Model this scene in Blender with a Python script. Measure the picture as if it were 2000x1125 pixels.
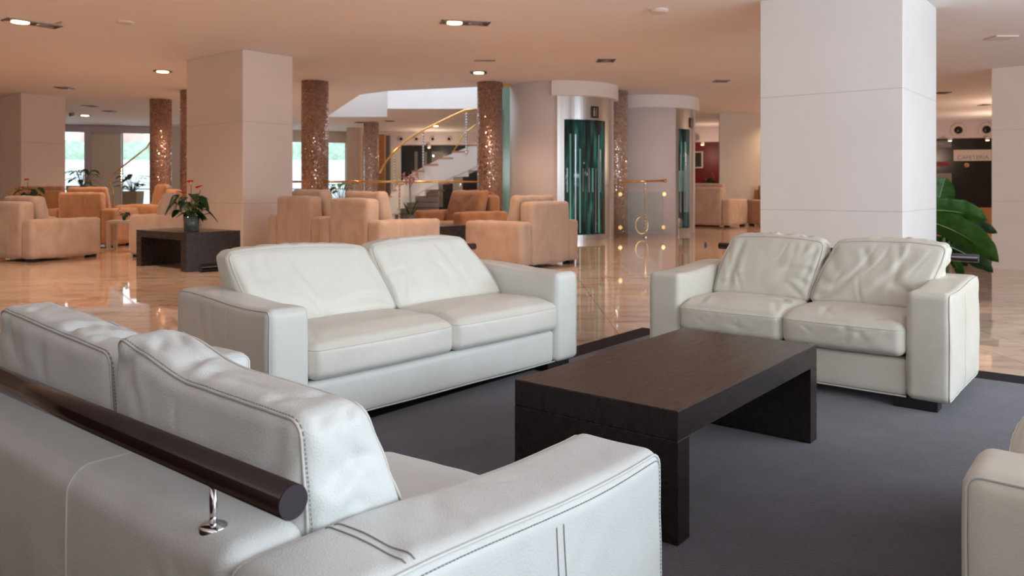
import bpy, bmesh, math, random
from mathutils import Vector, Matrix, noise
from mathutils.geometry import tessellate_polygon
PI = math.pi
R = math.radians
for o in list(bpy.data.objects): bpy.data.objects.remove(o)
sc = bpy.context.scene
COL = sc.collection
# ------------------------------------------------------------------ camera
# ground frame: X right, Y depth, origin under the camera; the building grid is turned by 51.09 degrees
GRID = 51.09
UX, UY = math.cos(R(GRID)), math.sin(R(GRID))
def G(u, v): return (u*UX - v*UY, u*UY + v*UX)          # grid metres -> ground metres
cd = bpy.data.cameras.new('camera'); cam = bpy.data.objects.new('camera', cd); COL.objects.link(cam)
cam.location = (0, 0, 1.1); cam.rotation_euler = (R(90), 0, 0)
cd.sensor_width = 36; cd.lens = 36*1526/2000; cd.shift_y = -(562.5-366)/2000
cd.clip_start = .05; cd.clip_end = 300
sc.camera = cam
cd.dof.use_dof = True; cd.dof.focus_distance = 1.9; cd.dof.aperture_fstop = 7
# ------------------------------------------------------------------ light
w = bpy.data.worlds.new('sky'); sc.world = w; w.use_nodes = True
bgn = w.node_tree.nodes['Background']; bgn.inputs[0].default_value = (.86, .93, 1, 1); bgn.inputs[1].default_value = 2.2
vs = sc.view_settings
vs.view_transform = 'Standard'; vs.look = 'None'; vs.gamma = 1; vs.use_curve_mapping = False
vs.exposure = 0.0
def area(name, loc, aim, sx, sy, power, col):
    l = bpy.data.lights.new(name, 'AREA'); l.shape = 'RECTANGLE'; l.size = sx; l.size_y = sy
    l.energy = power; l.color = col
    o = bpy.data.objects.new(name, l); COL.objects.link(o); o.location = loc
    o.rotation_euler = (Vector(aim)-Vector(loc)).to_track_quat('-Z', 'Y').to_euler()
    return o
COOL = (.73, .88, 1.0); WARM = (1.0, .68, .46)
# daylight through the long glazed side (v = -5.4) and the glazed end behind the viewer (u = -6.4)
a = G(5.2, -5.3); b = G(5.2, 5)
area('daylight_side', (*a, 2.3), (*b, 1.5), 12, 1.6, 440, COOL)
a = G(-6.2, -2.5); b = G(4.5, 1.6)
area('daylight_end', (*a, 1.65), (*b, 1.5), 5.2, 2.4, 215, (.88, .95, 1.0))
area('daylight_atrium', (-2.6, 20.2, 6.3), (-2.6, 20.2, 0), 4.5, 4, 70, (.7, .85, 1.0))
area('daylight_back_window', (-11.8, 27.2, 1.9), (-5, 14, 1.0), 8, 2.4, 10, (.92, .97, 1.0))
# ------------------------------------------------------------------ materials
def mat(name, col=(.8,.8,.8), rough=.5, metal=0, spec=.5, emit=None, es=1, trans=0, alpha=1, coat=0, sheen=0, ior=1.45):
    m = bpy.data.materials.new(name); m.use_nodes = True
    b = m.node_tree.nodes['Principled BSDF']
    b.inputs['Base Color'].default_value = (*col, 1); b.inputs['Roughness'].default_value = rough
    b.inputs['Metallic'].default_value = metal; b.inputs['Specular IOR Level'].default_value = spec
    b.inputs['Transmission Weight'].default_value = trans; b.inputs['Alpha'].default_value = alpha
    b.inputs['Coat Weight'].default_value = coat; b.inputs['Sheen Weight'].default_value = sheen
    b.inputs['IOR'].default_value = ior
    if emit: b.inputs['Emission Color'].default_value = (*emit, 1); b.inputs['Emission Strength'].default_value = es
    m.node_tree.nodes['Principled BSDF'].name = 'B'
    return m
def N(m, t, **k):
    n = m.node_tree.nodes.new(t)
    for a, v in k.items():
        if a.startswith('i_'):
            key = a[2:]; key = int(key) if key.isdigit() else key.replace('_', ' ')
            n.inputs[key].default_value = v
        else: setattr(n, a, v)
    return n
def L(m, a, b): m.node_tree.links.new(a, b)
def coords(m, scale=(1,1,1)):
    tc = N(m, 'ShaderNodeTexCoord'); mp = N(m, 'ShaderNodeMapping'); mp.inputs['Scale'].default_value = scale
    L(m, tc.outputs['Object'], mp.inputs['Vector']); return mp.outputs['Vector']
def ramp(m, fac, stops):
    r = N(m, 'ShaderNodeValToRGB'); L(m, fac, r.inputs[0])
    e = r.color_ramp.elements
    while len(e) < len(stops): e.new(.5)
    for i, (p, c) in enumerate(stops): e[i].position = p; e[i].color = (*c, 1)
    return r.outputs[0]
def bump(m, h, strength, dist, prev=None):
    b = N(m, 'ShaderNodeBump'); b.inputs['Strength'].default_value = strength; b.inputs['Distance'].default_value = dist
    L(m, h, b.inputs['Height'])
    if prev: L(m, prev, b.inputs['Normal'])
    return b.outputs['Normal']
def B(m): return m.node_tree.nodes['B']
def leather(name, c0, c1, grain=.25):
    m = mat(name, c0, .38, spec=.45)
    v = coords(m)
    n = N(m, 'ShaderNodeTexNoise', i_Scale=3.0, i_Detail=4.0); L(m, v, n.inputs['Vector'])
    L(m, ramp(m, n.outputs['Fac'], [(.3, c1), (.65, c0)]), B(m).inputs['Base Color'])
    vo = N(m, 'ShaderNodeTexVoronoi', i_Scale=330.0); vo.feature = 'SMOOTH_F1'; L(m, v, vo.inputs['Vector'])
    n2 = N(m, 'ShaderNodeTexNoise', i_Scale=28.0, i_Detail=3.0); L(m, v, n2.inputs['Vector'])
    b1 = bump(m, n2.outputs['Fac'], .25, .004)
    L(m, bump(m, vo.outputs['Distance'], grain, .0012, b1), B(m).inputs['Normal'])
    r = ramp(m, n2.outputs['Fac'], [(.3, (.34,)*3), (.7, (.48,)*3)]); L(m, r, B(m).inputs['Roughness'])
    return m
M = {}
M['leather'] = leather('white_leather', (.81, .80, .76), (.75, .74, .69))
M['leather_near'] = leather('white_leather_near', (.76, .78, .77), (.71, .725, .71), .45)
M['leather_cream'] = leather('cream_leather', (.74, .70, .615), (.68, .635, .545))
M['leather_warm_lit'] = leather('warm_lit_leather', (.81, .775, .70), (.76, .72, .64))  # white leather with the warm light mix painted into its colour
M['welt'] = mat('seam_piping', (.68, .66, .615), .45)
M['thread'] = mat('seam_thread', (.36, .35, .34), .6)
def wood(name, c0, c1, rough=.3, sc_=(1.5, 14, 14)):
    m = mat(name, c0, rough, spec=.5)
    v = coords(m, sc_)
    n = N(m, 'ShaderNodeTexNoise', i_Scale=2.0, i_Detail=5.0); L(m, v, n.inputs['Vector'])
    L(m, ramp(m, n.outputs['Fac'], [(.3, c0), (.7, c1)]), B(m).inputs['Base Color'])
    L(m, ramp(m, n.outputs['Fac'], [(.2, (rough*.95,)*3), (.8, (rough*1.08,)*3)]), B(m).inputs['Roughness'])
    return m
M['wenge'] = wood('dark_stained_wood', (.020, .013, .012), (.026, .017, .015), .27)
M['wenge_rail'] = wood('dark_varnished_wood', (.020, .009, .008), (.026, .012, .010), .13)
M['wenge_end'] = mat('dark_rail_end_cap', (.045, .035, .045), .4)
M['chrome'] = mat('chrome', (.75, .75, .78), .08, 1)
M['steel'] = mat('brushed_steel', (.62, .62, .62), .28, 1)
M['brass'] = mat('polished_brass', (.80, .50, .19), .15, 1)
M['foot'] = mat('black_foot', (.012, .012, .014), .5)
def suede(name, c0, c1):
    m = mat(name, c0, .95, spec=.15, sheen=.35)
    v = coords(m, (1, 1, .55))
    n = N(m, 'ShaderNodeTexNoise', i_Scale=5.0, i_Detail=6.0); n.inputs['Distortion'].default_value = .6; L(m, v, n.inputs['Vector'])
    L(m, ramp(m, n.outputs['Fac'], [(.32, c1), (.64, c0)]), B(m).inputs['Base Color'])
    n2 = N(m, 'ShaderNodeTexNoise', i_Scale=9.0, i_Detail=2.0); L(m, v, n2.inputs['Vector'])
    L(m, bump(m, n2.outputs['Fac'], .35, .02), B(m).inputs['Normal'])
    return m
M['suede'] = suede('tan_suede', (.53, .37, .28), (.45, .305, .22))
M['suede_dark'] = suede('brown_suede', (.46, .235, .125), (.33, .16, .08))
def marble():
    m = mat('polished_marble', (.7, .5, .36), .04, spec=.55, coat=.3)
    m.node_tree.nodes['B'].inputs['Coat Roughness'].default_value = .02
    v = coords(m)
    br = N(m, 'ShaderNodeTexBrick'); br.offset = 0; L(m, v, br.inputs['Vector'])
    for k, x in (('Scale', 1.0), ('Mortar Size', .0035), ('Mortar Smooth', .1), ('Bias', 0.0), ('Brick Width', .8), ('Row Height', .8)): br.inputs[k].default_value = x
    br.inputs['Color1'].default_value = (.74, .57, .45, 1); br.inputs['Color2'].default_value = (.84, .68, .56, 1); br.inputs['Mortar'].default_value = (.30, .2, .14, 1)
    n = N(m, 'ShaderNodeTexNoise', i_Scale=1.2, i_Detail=8.0, i_Roughness=.6); n.inputs['Distortion'].default_value = 1.4
    mp = N(m, 'ShaderNodeMapping'); mp.inputs['Scale'].default_value = (1.0, 2.6, 1); mp.inputs['Rotation'].default_value = (0, 0, R(-GRID)); L(m, v, mp.inputs['Vector']); L(m, mp.outputs[0], n.inputs['Vector'])
    r = ramp(m, n.outputs['Fac'], [(.30, (.42, .27, .17)), (.42, (.80, .68, .58)), (.62, (1, 1, 1))])
    mx = N(m, 'ShaderNodeMix', data_type='RGBA', blend_type='MULTIPLY'); mx.inputs[0].default_value = .8
    L(m, br.outputs['Color'], mx.inputs[6]); L(m, r, mx.inputs[7])
    L(m, mx.outputs[2], B(m).inputs['Base Color'])
    return m
M['marble'] = marble()
def carpet():
    m = mat('violet_grey_carpet', (.1, .09, .12), 1, spec=.1, sheen=.3)
    v = coords(m)
    n = N(m, 'ShaderNodeTexNoise', i_Scale=2.6, i_Detail=7.0, i_Roughness=.7); L(m, v, n.inputs['Vector'])
    n2 = N(m, 'ShaderNodeTexNoise', i_Scale=260.0, i_Detail=2.0); L(m, v, n2.inputs['Vector'])
    c = ramp(m, n.outputs['Fac'], [(.3, (.058, .049, .066)), (.7, (.105, .094, .122))])
    c2 = ramp(m, n2.outputs['Fac'], [(.3, (.75,)*3), (.7, (1.15,)*3)])
    mx = N(m, 'ShaderNodeMix', data_type='RGBA', blend_type='MULTIPLY'); mx.inputs[0].default_value = 1
    L(m, c, mx.inputs[6]); L(m, c2, mx.inputs[7]); L(m, mx.outputs[2], B(m).inputs['Base Color'])
    L(m, bump(m, n2.outputs['Fac'], .7, .004), B(m).inputs['Normal'])
    return m
M['carpet'] = carpet()
M['carpet_border'] = mat('dark_carpet_border', (.020, .016, .020), .8, spec=.2)
def plaster(name, c, rough=.6, amp=.04, joint=None, jx=None, glossy=.5):
    m = mat(name, c, rough, spec=glossy)
    v = coords(m)
    n = N(m, 'ShaderNodeTexNoise', i_Scale=1.3, i_Detail=5.0); L(m, v, n.inputs['Vector'])
    d = tuple(x*(1-amp) for x in c); e = tuple(min(1, x*(1+amp)) for x in c)
    col = ramp(m, n.outputs['Fac'], [(.3, d), (.7, e)])
    if joint:      # fine horizontal slab joints at z = joint[1] + k*joint[0]
        sx = N(m, 'ShaderNodeSeparateXYZ'); L(m, v, sx.inputs[0])
        s = N(m, 'ShaderNodeMath', operation='SUBTRACT'); s.inputs[1].default_value = joint[1]-joint[0]*10; L(m, sx.outputs[2], s.inputs[0])
        md = N(m, 'ShaderNodeMath', operation='MODULO'); md.inputs[1].default_value = joint[0]; L(m, s.outputs[0], md.inputs[0])
        lt = N(m, 'ShaderNodeMath', operation='LESS_THAN'); lt.inputs[1].default_value = .008; L(m, md.outputs[0], lt.inputs[0])
        mx = N(m, 'ShaderNodeMix', data_type='RGBA'); L(m, lt.outputs[0], mx.inputs[0]); L(m, col, mx.inputs[6])
        mx.inputs[7].default_value = (*(x*.72 for x in c), 1); col = mx.outputs[2]
    L(m, col, B(m).inputs['Base Color'])
    return m
M['ceiling'] = plaster('painted_ceiling', (.84, .81, .82), .8, .015)
M['wall'] = plaster('cream_wall', (.74, .66, .56), .5)
M['white'] = plaster('white_paint', (.84, .83, .83), .5, .015)
M['pillar_white'] = plaster('white_stone_slabs', (.80, .79, .79), .35, .02, (1.3, 2.14))
M['pillar_cream'] = plaster('cream_stone_slabs', (.76, .65, .57), .28, .03, (1.3, 2.14))
M['drum'] = plaster('lift_shaft_paint', (.86, .80, .80), .45, .01)
M['red'] = plaster('red_wall', (.17, .002, .003), .4, .05)
M['dark'] = mat('dark_shopfront', (.018, .016, .017), .25)
M['dark_brown'] = mat('dark_brown_panel', (.035, .014, .008), .3)
M['grey_panel'] = mat('grey_panel', (.20, .19, .21), .4)
M['glass'] = mat('clear_glass', (.86, .95, .93), .0, trans=1, ior=1.15)
M['glass_edge'] = mat('green_glass_edge', (.35, .62, .55), .1, trans=.5)
M['black'] = mat('black', (.008, .008, .009), .3)
M['pot_grey'] = mat('grey_green_pot', (.33, .35, .28), .6)
M['pot_green'] = mat('green_pot', (.035, .09, .065), .2)
M['jar'] = mat('pot_glass', (.75, .85, .8), .02, trans=.9)
M['bloom'] = mat('red_bloom', (.60, .008, .008), .35)
M['orchid'] = mat('pink_orchid', (.70, .33, .36), .5)
M['stem'] = mat('plant_stem', (.10, .13, .05), .6)
M['spadix'] = mat('spadix', (.75, .45, .2), .5)
def leafmat(name, c, c2):
    m = mat(name, c, .35, spec=.5)
    v = coords(m)
    n = N(m, 'ShaderNodeTexNoise', i_Scale=7.0, i_Detail=3.0); L(m, v, n.inputs['Vector'])
    L(m, ramp(m, n.outputs['Fac'], [(.35, c), (.65, c2)]), B(m).inputs['Base Color'])
    return m
M['leaf'] = leafmat('green_leaf', (.035, .12, .022), (.07, .20, .03))
M['leaf_dark'] = leafmat('dark_leaf', (.012, .045, .014), (.025, .08, .02))
M['rib'] = mat('leaf_midrib', (.30, .42, .18), .4)
M['lamp_on'] = mat('lit_lamp', (1, .8, .5), .4, emit=(1, .72, .38), es=14)
M['lamp_off'] = mat('unlit_lamp', (.35, .32, .3), .25, .5)
M['lamp_frame'] = mat('downlight_frame', (.20, .17, .16), .35, .6)
M['lamp_well'] = mat('downlight_well', (.05, .04, .04), .5)
M['detector'] = mat('ceiling_fitting', (.72, .64, .6), .5)
M['screen'] = mat('monitor_screen', (.03, .035, .03), .15)
M['sign_bronze'] = mat('sign_bronze', (.045, .03, .018), .35, .3)
M['sign_pale'] = mat('sign_pale', (.42, .43, .44), .5)
M['sign_white'] = mat('sign_white', (.70, .62, .58), .5)
M['sign_grey'] = mat('sign_lettering', (.28, .22, .22), .5)
M['poster'] = mat('poster_grey', (.24, .22, .21), .5)
M['poster_red'] = mat('poster_red', (.22, .02, .03), .5)
M['orange_wood'] = wood('honey_wood', (.42, .20, .09), (.55, .28, .13), .35)
M['table_metal'] = mat('pale_metal_table', (.52, .46, .42), .3, .3)
M['hedge'] = leafmat('hedge', (.42, .58, .44), (.60, .72, .60))  # greens paled to imitate overexposed daylight outside
M['pave'] = mat('pale_paving', (.8, .82, .84), .9)
M['awning'] = mat('pink_awning', (.85, .55, .52), .8)  # pink paled to imitate the same overexposure
M['yellow'] = mat('yellow_banner', (.8, .7, .25), .8)
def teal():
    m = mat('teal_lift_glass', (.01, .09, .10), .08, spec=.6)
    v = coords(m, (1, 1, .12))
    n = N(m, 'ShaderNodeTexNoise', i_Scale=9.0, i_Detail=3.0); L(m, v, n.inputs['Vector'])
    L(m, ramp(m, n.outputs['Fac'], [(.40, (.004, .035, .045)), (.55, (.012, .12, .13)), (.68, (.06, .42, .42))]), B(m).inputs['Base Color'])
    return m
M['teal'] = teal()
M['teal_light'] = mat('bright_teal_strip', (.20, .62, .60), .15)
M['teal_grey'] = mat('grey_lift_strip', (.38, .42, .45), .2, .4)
def mosaic(name, c, r):
    m = mat(name, c, .2, .6)
    tc = N(m, 'ShaderNodeTexCoord'); s = N(m, 'ShaderNodeSeparateXYZ'); L(m, tc.outputs['Object'], s.inputs[0])
    at = N(m, 'ShaderNodeMath', operation='ARCTAN2'); L(m, s.outputs[1], at.inputs[0]); L(m, s.outputs[0], at.inputs[1])
    def cell(sock, k):
        a = N(m, 'ShaderNodeMath', operation='MULTIPLY'); a.inputs[1].default_value = k; L(m, sock, a.inputs[0])
        f = N(m, 'ShaderNodeMath', operation='FLOOR'); L(m, a.outputs[0], f.inputs[0]); return f.outputs[0]
    cb = N(m, 'ShaderNodeCombineXYZ'); L(m, cell(at.outputs[0], r/.024), cb.inputs[0]); L(m, cell(s.outputs[2], 1/.024), cb.inputs[1])
    wn = N(m, 'ShaderNodeTexWhiteNoise', noise_dimensions='3D'); L(m, cb.outputs[0], wn.inputs['Vector'])
    L(m, ramp(m, wn.outputs['Value'], [(0, tuple(x*.72 for x in c)), (.72, c), (1, tuple(min(1, x*1.3) for x in c))]), B(m).inputs['Base Color'])
    L(m, ramp(m, wn.outputs['Value'], [(.66, (.45,)*3), (.68, (1,)*3)]), B(m).inputs['Metallic'])
    L(m, ramp(m, wn.outputs['Value'], [(.66, (.25,)*3), (.68, (.05,)*3)]), B(m).inputs['Roughness'])
    g = N(m, 'ShaderNodeNewGeometry')
    sb = N(m, 'ShaderNodeVectorMath', operation='SUBTRACT'); sb.inputs[1].default_value = (.5, .5, .5); L(m, wn.outputs['Color'], sb.inputs[0])
    scl = N(m, 'ShaderNodeVectorMath', operation='SCALE'); scl.inputs['Scale'].default_value = .62; L(m, sb.outputs[0], scl.inputs[0])
    ad = N(m, 'ShaderNodeVectorMath', operation='ADD'); L(m, g.outputs['Normal'], ad.inputs[0]); L(m, scl.outputs[0], ad.inputs[1])
    nn = N(m, 'ShaderNodeVectorMath', operation='NORMALIZE'); L(m, ad.outputs[0], nn.inputs[0]); L(m, nn.outputs[0], B(m).inputs['Normal'])
    return m
M['mosaic'] = mosaic('glass_mosaic', (.46, .30, .24), .27)
M['mosaic_pale'] = mosaic('pale_glass_mosaic', (.62, .50, .45), .25)
# ------------------------------------------------------------------ mesh helpers
def obj(name, bm, m, parent=None, smooth=False, mats=None):
    me = bpy.data.meshes.new(name); bm.normal_update(); bm.to_mesh(me); bm.free()
    for x in (mats or [m]): me.materials.append(x)
    if smooth:
        for p in me.polygons: p.use_smooth = True
    o = bpy.data.objects.new(name, me); COL.objects.link(o)
    if parent: o.parent = parent
    return o
def empty(name, loc=(0,0,0), rz=0):
    o = bpy.data.objects.new(name, None); COL.objects.link(o); o.location = loc; o.rotation_euler = (0, 0, R(rz)); o.empty_display_size = .1
    return o
def tag(o, label, cat, group=None):
    o['label'] = label; o['category'] = cat
    if group: o['group'] = group
    return o
def thing(name, label, cat, loc=(0,0,0), rz=0, group=None): return tag(empty(name, loc, rz), label, cat, group)
def struct(o): o['kind'] = 'structure'; return o
def box(bm, x0, x1, y0, y1, z0, z1, bev=0, seg=2):
    vs_ = [bm.verts.new(p) for p in ((x0,y0,z0),(x1,y0,z0),(x1,y1,z0),(x0,y1,z0),(x0,y0,z1),(x1,y0,z1),(x1,y1,z1),(x0,y1,z1))]
    fs = [bm.faces.new([vs_[i] for i in q]) for q in ((3,2,1,0),(4,5,6,7),(0,1,5,4),(1,2,6,5),(2,3,7,6),(3,0,4,7))]
    if bev:
        es = list({e for f_ in fs for e in f_.edges})
        bmesh.ops.bevel(bm, geom=es, offset=bev, segments=seg, profile=.5, affect='EDGES')
    return vs_
def bbox(x0, x1, y0, y1, z0, z1, bev=0, seg=2):
    bm = bmesh.new(); box(bm, x0, x1, y0, y1, z0, z1, bev, seg); return bm
def tube(bm, pts, r, n=10, cap=True, closed=False):
    pts = [Vector(p) for p in pts]; rings = []
    k = len(pts); prev = None
    for i, p in enumerate(pts):
        if closed: t = pts[(i+1) % k]-pts[i-1]
        else: t = pts[min(i+1, k-1)]-pts[max(i-1, 0)]
        t.normalize()
        if prev is None: a = t.orthogonal().normalized()
        else: a = (prev - t*prev.dot(t)).normalized()
        prev = a; b_ = t.cross(a)
        rr = r[i] if isinstance(r, (list, tuple)) else r
        rings.append([bm.verts.new(p + (a*math.cos(q)+b_*math.sin(q))*rr) for q in (2*PI*j/n for j in range(n))])
    for i in range(k if closed else k-1):
        A, C_ = rings[i], rings[(i+1) % k]
        for j in range(n): bm.faces.new((A[j], A[(j+1) % n], C_[(j+1) % n], C_[j]))
    if cap and not closed:
        bm.faces.new(rings[0][::-1]); bm.faces.new(rings[-1])
def tubem(pts, r, n=10, closed=False):
    bm = bmesh.new(); tube(bm, pts, r, n, True, closed); return bm
def lathe(bm, prof, n=32, a0=0, a1=2*PI, cx=0, cy=0):
    full = abs(a1-a0-2*PI) < 1e-6
    m_ = n if full else n+1
    rings = [[bm.verts.new((cx+r*math.cos(a0+(a1-a0)*j/n), cy+r*math.sin(a0+(a1-a0)*j/n), z)) for j in range(m_)] for r, z in prof]
    for i in range(len(prof)-1):
        for j in range(n):
            bm.faces.new((rings[i][j], rings[i][(j+1) % m_], rings[i+1][(j+1) % m_], rings[i+1][j]))
    if full:
        if prof[0][0] > 1e-4: bm.faces.new(rings[0][::-1])
        if prof[-1][0] > 1e-4: bm.faces.new(rings[-1])
def arcwall(bm, r0, r1, a0, a1, z0, z1, n=24):
    """curved slab, radii r0<r1, angles in radians"""
    def V(r, a, z): return bm.verts.new((r*math.cos(a), r*math.sin(a), z))
    cols = [[V(r1, a, z0), V(r1, a, z1), V(r0, a, z1), V(r0, a, z0)] for a in (a0+(a1-a0)*j/n for j in range(n+1))]
    for j in range(n):
        for q in range(4):
            bm.faces.new((cols[j][q], cols[j+1][q], cols[j+1][(q+1) % 4], cols[j][(q+1) % 4]))
    bm.faces.new(cols[0][::-1]); bm.faces.new(cols[-1])
def prism(bm, poly, z0, z1):
    a_ = [bm.verts.new((x, y, z0)) for x, y in poly]; b_ = [bm.verts.new((x, y, z1)) for x, y in poly]
    n = len(poly)
    for i in range(n): bm.faces.new((a_[i], a_[(i+1) % n], b_[(i+1) % n], b_[i]))
    bm.faces.new(a_[::-1]); bm.faces.new(b_)
def slab_poly(outer, holes, z0, z1):
    bm = bmesh.new(); loops = [outer]+holes; flat = [p for l in loops for p in l]
    tr = tessellate_polygon([[Vector((x, y, 0)) for x, y in l] for l in loops])
    lo = [bm.verts.new((x, y, z0)) for x, y in flat]; hi = [bm.verts.new((x, y, z1)) for x, y in flat]
    for t in tr: bm.faces.new([lo[i] for i in t]); bm.faces.new([hi[i] for i in t[::-1]])
    k = 0
    for l in loops:
        n = len(l)
        for i in range(n): bm.faces.new((lo[k+i], lo[k+(i+1) % n], hi[k+(i+1) % n], hi[k+i]))
        k += n
    bmesh.ops.recalc_face_normals(bm, faces=bm.faces[:])
    return bm
def wallseg(bm, p0, p1, z0, z1, t=.2):
    p0 = Vector(p0); p1 = Vector(p1); d = (p1-p0).normalized(); n = Vector((-d.y, d.x))*t     # thickness to the left of p0->p1
    prism(bm, [(p0.x, p0.y), (p1.x, p1.y), (p1.x+n.x, p1.y+n.y), (p0.x+n.x, p0.y+n.y)], z0, z1)
# ------------------------------------------------------------------ cushions
def make_creases(rng, hx, hy, n, depth, length, mode):
    """fold lines on a cushion face: (x0,y0,x1,y1,width,depth)"""
    out = []
    for i in range(n):
        k = mode[i % len(mode)]
        ln = length*rng.uniform(.5, 1.25)
        if k == 't': x = rng.uniform(-.85, .85)*hx; y = hy*rng.uniform(.8, .97); a = -PI/2 + rng.uniform(-.45, .25)
        elif k == 'b': x = rng.uniform(-.85, .85)*hx; y = -hy*rng.uniform(.8, .97); a = PI/2 + rng.uniform(-.5, .5)
        elif k == 'l': x = -hx*rng.uniform(.85, .97); y = rng.uniform(-.8, .8)*hy; a = rng.uniform(-.6, .6)
        elif k == 'r': x = hx*rng.uniform(.85, .97); y = rng.uniform(-.8, .8)*hy; a = PI + rng.uniform(-.6, .6)
        elif k == 'c':
            sx = rng.choice((-1, 1)); sy = rng.choice((-1, 1)); x = sx*hx*.92; y = sy*hy*.9
            a = math.atan2(-sy, -sx) + rng.uniform(-.6, .6)
        else: x = rng.uniform(-.6, .6)*hx; y = rng.uniform(-.2, .5)*hy; a = rng.uniform(-1.9, -1.1)
        out.append((x, y, x+math.cos(a)*ln, y+math.sin(a)*ln, *(lambda q: (q, depth*rng.uniform(.45, 1)*q/.018))(rng.uniform(.008, .030))))
    return out
def crease_h(cr, x, y):
    h = 0
    for x0, y0, x1, y1, wd, dp in cr:
        dx, dy = x1-x0, y1-y0; l2 = dx*dx+dy*dy
        t = ((x-x0)*dx+(y-y0)*dy)/l2
        if t < -.1 or t > 1.1: continue
        bx = 1.1*wd*math.sin(t*3+x0*9)     # slight bend
        ln = math.sqrt(l2); d = ((x-x0)*dy-(y-y0)*dx)/ln + bx
        if abs(d) > wd*5: continue
        e = max(0, min(1, (t+.1)*5))*max(0, min(1, (1.1-t)*1.8))
        q = d/wd
        h += dp*e*(-math.exp(-q*q) + .55*math.exp(-((q-1.9)/1.3)**2) + .35*math.exp(-((q+2.1)/1.4)**2))
    return h
class Cush:
    def __init__(s, hx, hy, hz, r=.04, puff=(.03, .02, .012), cf=(), cb=(), cs=(), amp=.003, seed=0, fmap=None):
        s.__dict__.update(hx=hx, hy=hy, hz=hz, r=r, puff=puff, cf=cf, cb=cb, cs=cs, amp=amp, off=Vector((seed*7.3, seed*3.1, seed*1.7)), fmap=fmap or (lambda p: p))
    def pt(s, x, y, z, lift=0):
        hx, hy, hz, r = s.hx, s.hy, s.hz, s.r
        q = Vector((max(-hx+r, min(hx-r, x)), max(-hy+r, min(hy-r, y)), max(-hz+r, min(hz-r, z))))
        d = Vector((x, y, z))-q
        n = d.normalized() if d.length > 1e-7 else Vector((0, 0, 1))
        p = q+n*r
        a = max(0, 1-(x/hx)**2); b_ = max(0, 1-(y/hy)**2); c = max(0, 1-(z/hz)**2)
        if n.z > 0: p.z += n.z*s.puff[0]*(a*b_)**.6
        else: p.z += n.z*s.puff[1]*(a*b_)**.6
        p.x += n.x*s.puff[2]*(b_*c)**.5; p.y += n.y*s.puff[2]*(a*c)**.5
        h = lift + s.amp*noise.noise(p*6+s.off) + s.amp*.6*noise.noise(p*14+s.off)
        if n.z > .3 and s.cf: h += crease_h(s.cf, x, y)*min(1, (n.z-.3)*2)
        if n.z < -.3 and s.cb: h += crease_h(s.cb, x, y)*min(1, (-n.z-.3)*2)
        if s.cs and abs(n.z) < .7: h += crease_h(s.cs, x if abs(n.y) > abs(n.x) else y, z)*(1-abs(n.z)/.7)
        p += n*h
        return s.fmap(p)
    def mesh(s, step=.012):
        nx, ny, nz = (max(4, round(2*h/step)) for h in (s.hx, s.hy, s.hz))
        bm = bmesh.new(); V = {}
        def vert(i, j, k):
            key = (i, j, k)
            if key not in V:
                V[key] = bm.verts.new(s.pt(s.hx*(2*i/nx-1), s.hy*(2*j/ny-1), s.hz*(2*k/nz-1)))
            return V[key]
        for i in range(nx):
            for j in range(ny):
                bm.faces.new((vert(i,j,nz), vert(i+1,j,nz), vert(i+1,j+1,nz), vert(i,j+1,nz)))
                bm.faces.new((vert(i,j,0), vert(i,j+1,0), vert(i+1,j+1,0), vert(i+1,j,0)))
        for i in range(nx):
            for k in range(nz):
                bm.faces.new((vert(i,0,k), vert(i+1,0,k), vert(i+1,0,k+1), vert(i,0,k+1)))
                bm.faces.new((vert(i,ny,k), vert(i,ny,k+1), vert(i+1,ny,k+1), vert(i+1,ny,k)))
        for j in range(ny):
            for k in range(nz):
                bm.faces.new((vert(0,j,k), vert(0,j,k+1), vert(0,j+1,k+1), vert(0,j+1,k)))
                bm.faces.new((vert(nx,j,k), vert(nx,j+1,k), vert(nx,j+1,k+1), vert(nx,j,k+1)))
        bmesh.ops.recalc_face_normals(bm, faces=bm.faces[:])
        return bm
    def loop(s, sign, ang=45, lift=0.0, step=.015):
        """closed seam around the +z / -z face"""
        hx, hy, r = s.hx, s.hy, s.r
        c, sn = math.cos(R(ang)), math.sin(R(ang))
        out = []
        ix, iy = hx-r, hy-r
        def seg(x0, y0, x1, y1, nx_, ny_):
            n = max(2, int(math.hypot(x1-x0, y1-y0)/step))
            for i in range(n):
                x = x0+(x1-x0)*i/n; y = y0+(y1-y0)*i/n
                out.append(s.pt(x+nx_*r*c, y+ny_*r*c, sign*(s.hz-r+r*sn), lift))
        def arc(cx, cy, a0):
            for i in range(4):
                a_ = a0+PI/2*i/4
                out.append(s.pt(cx+math.cos(a_)*r*c, cy+math.sin(a_)*r*c, sign*(s.hz-r+r*sn), lift))
        seg(-ix, -iy, ix, -iy, 0, -1); arc(ix, -iy, -PI/2); seg(ix, -iy, ix, iy, 1, 0); arc(ix, iy, 0)
        seg(ix, iy, -ix, iy, 0, 1); arc(-ix, iy, PI/2); seg(-ix, iy, -ix, -iy, -1, 0); arc(-ix, -iy, PI)
        return out
def stitch(pts, r=.0011, closed=True):
    bm = bmesh.new(); n = len(pts)
    for i in range(n if closed else n-1):
        a_ = Vector(pts[i]); b_ = Vector(pts[(i+1) % n]); ln = (b_-a_).length; k = max(1, round(ln/.0085))
        for j in range(k):
            tube(bm, [a_.lerp(b_, (j+.1)/k), a_.lerp(b_, (j+.68)/k)], r, 4)
    return bm
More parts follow.
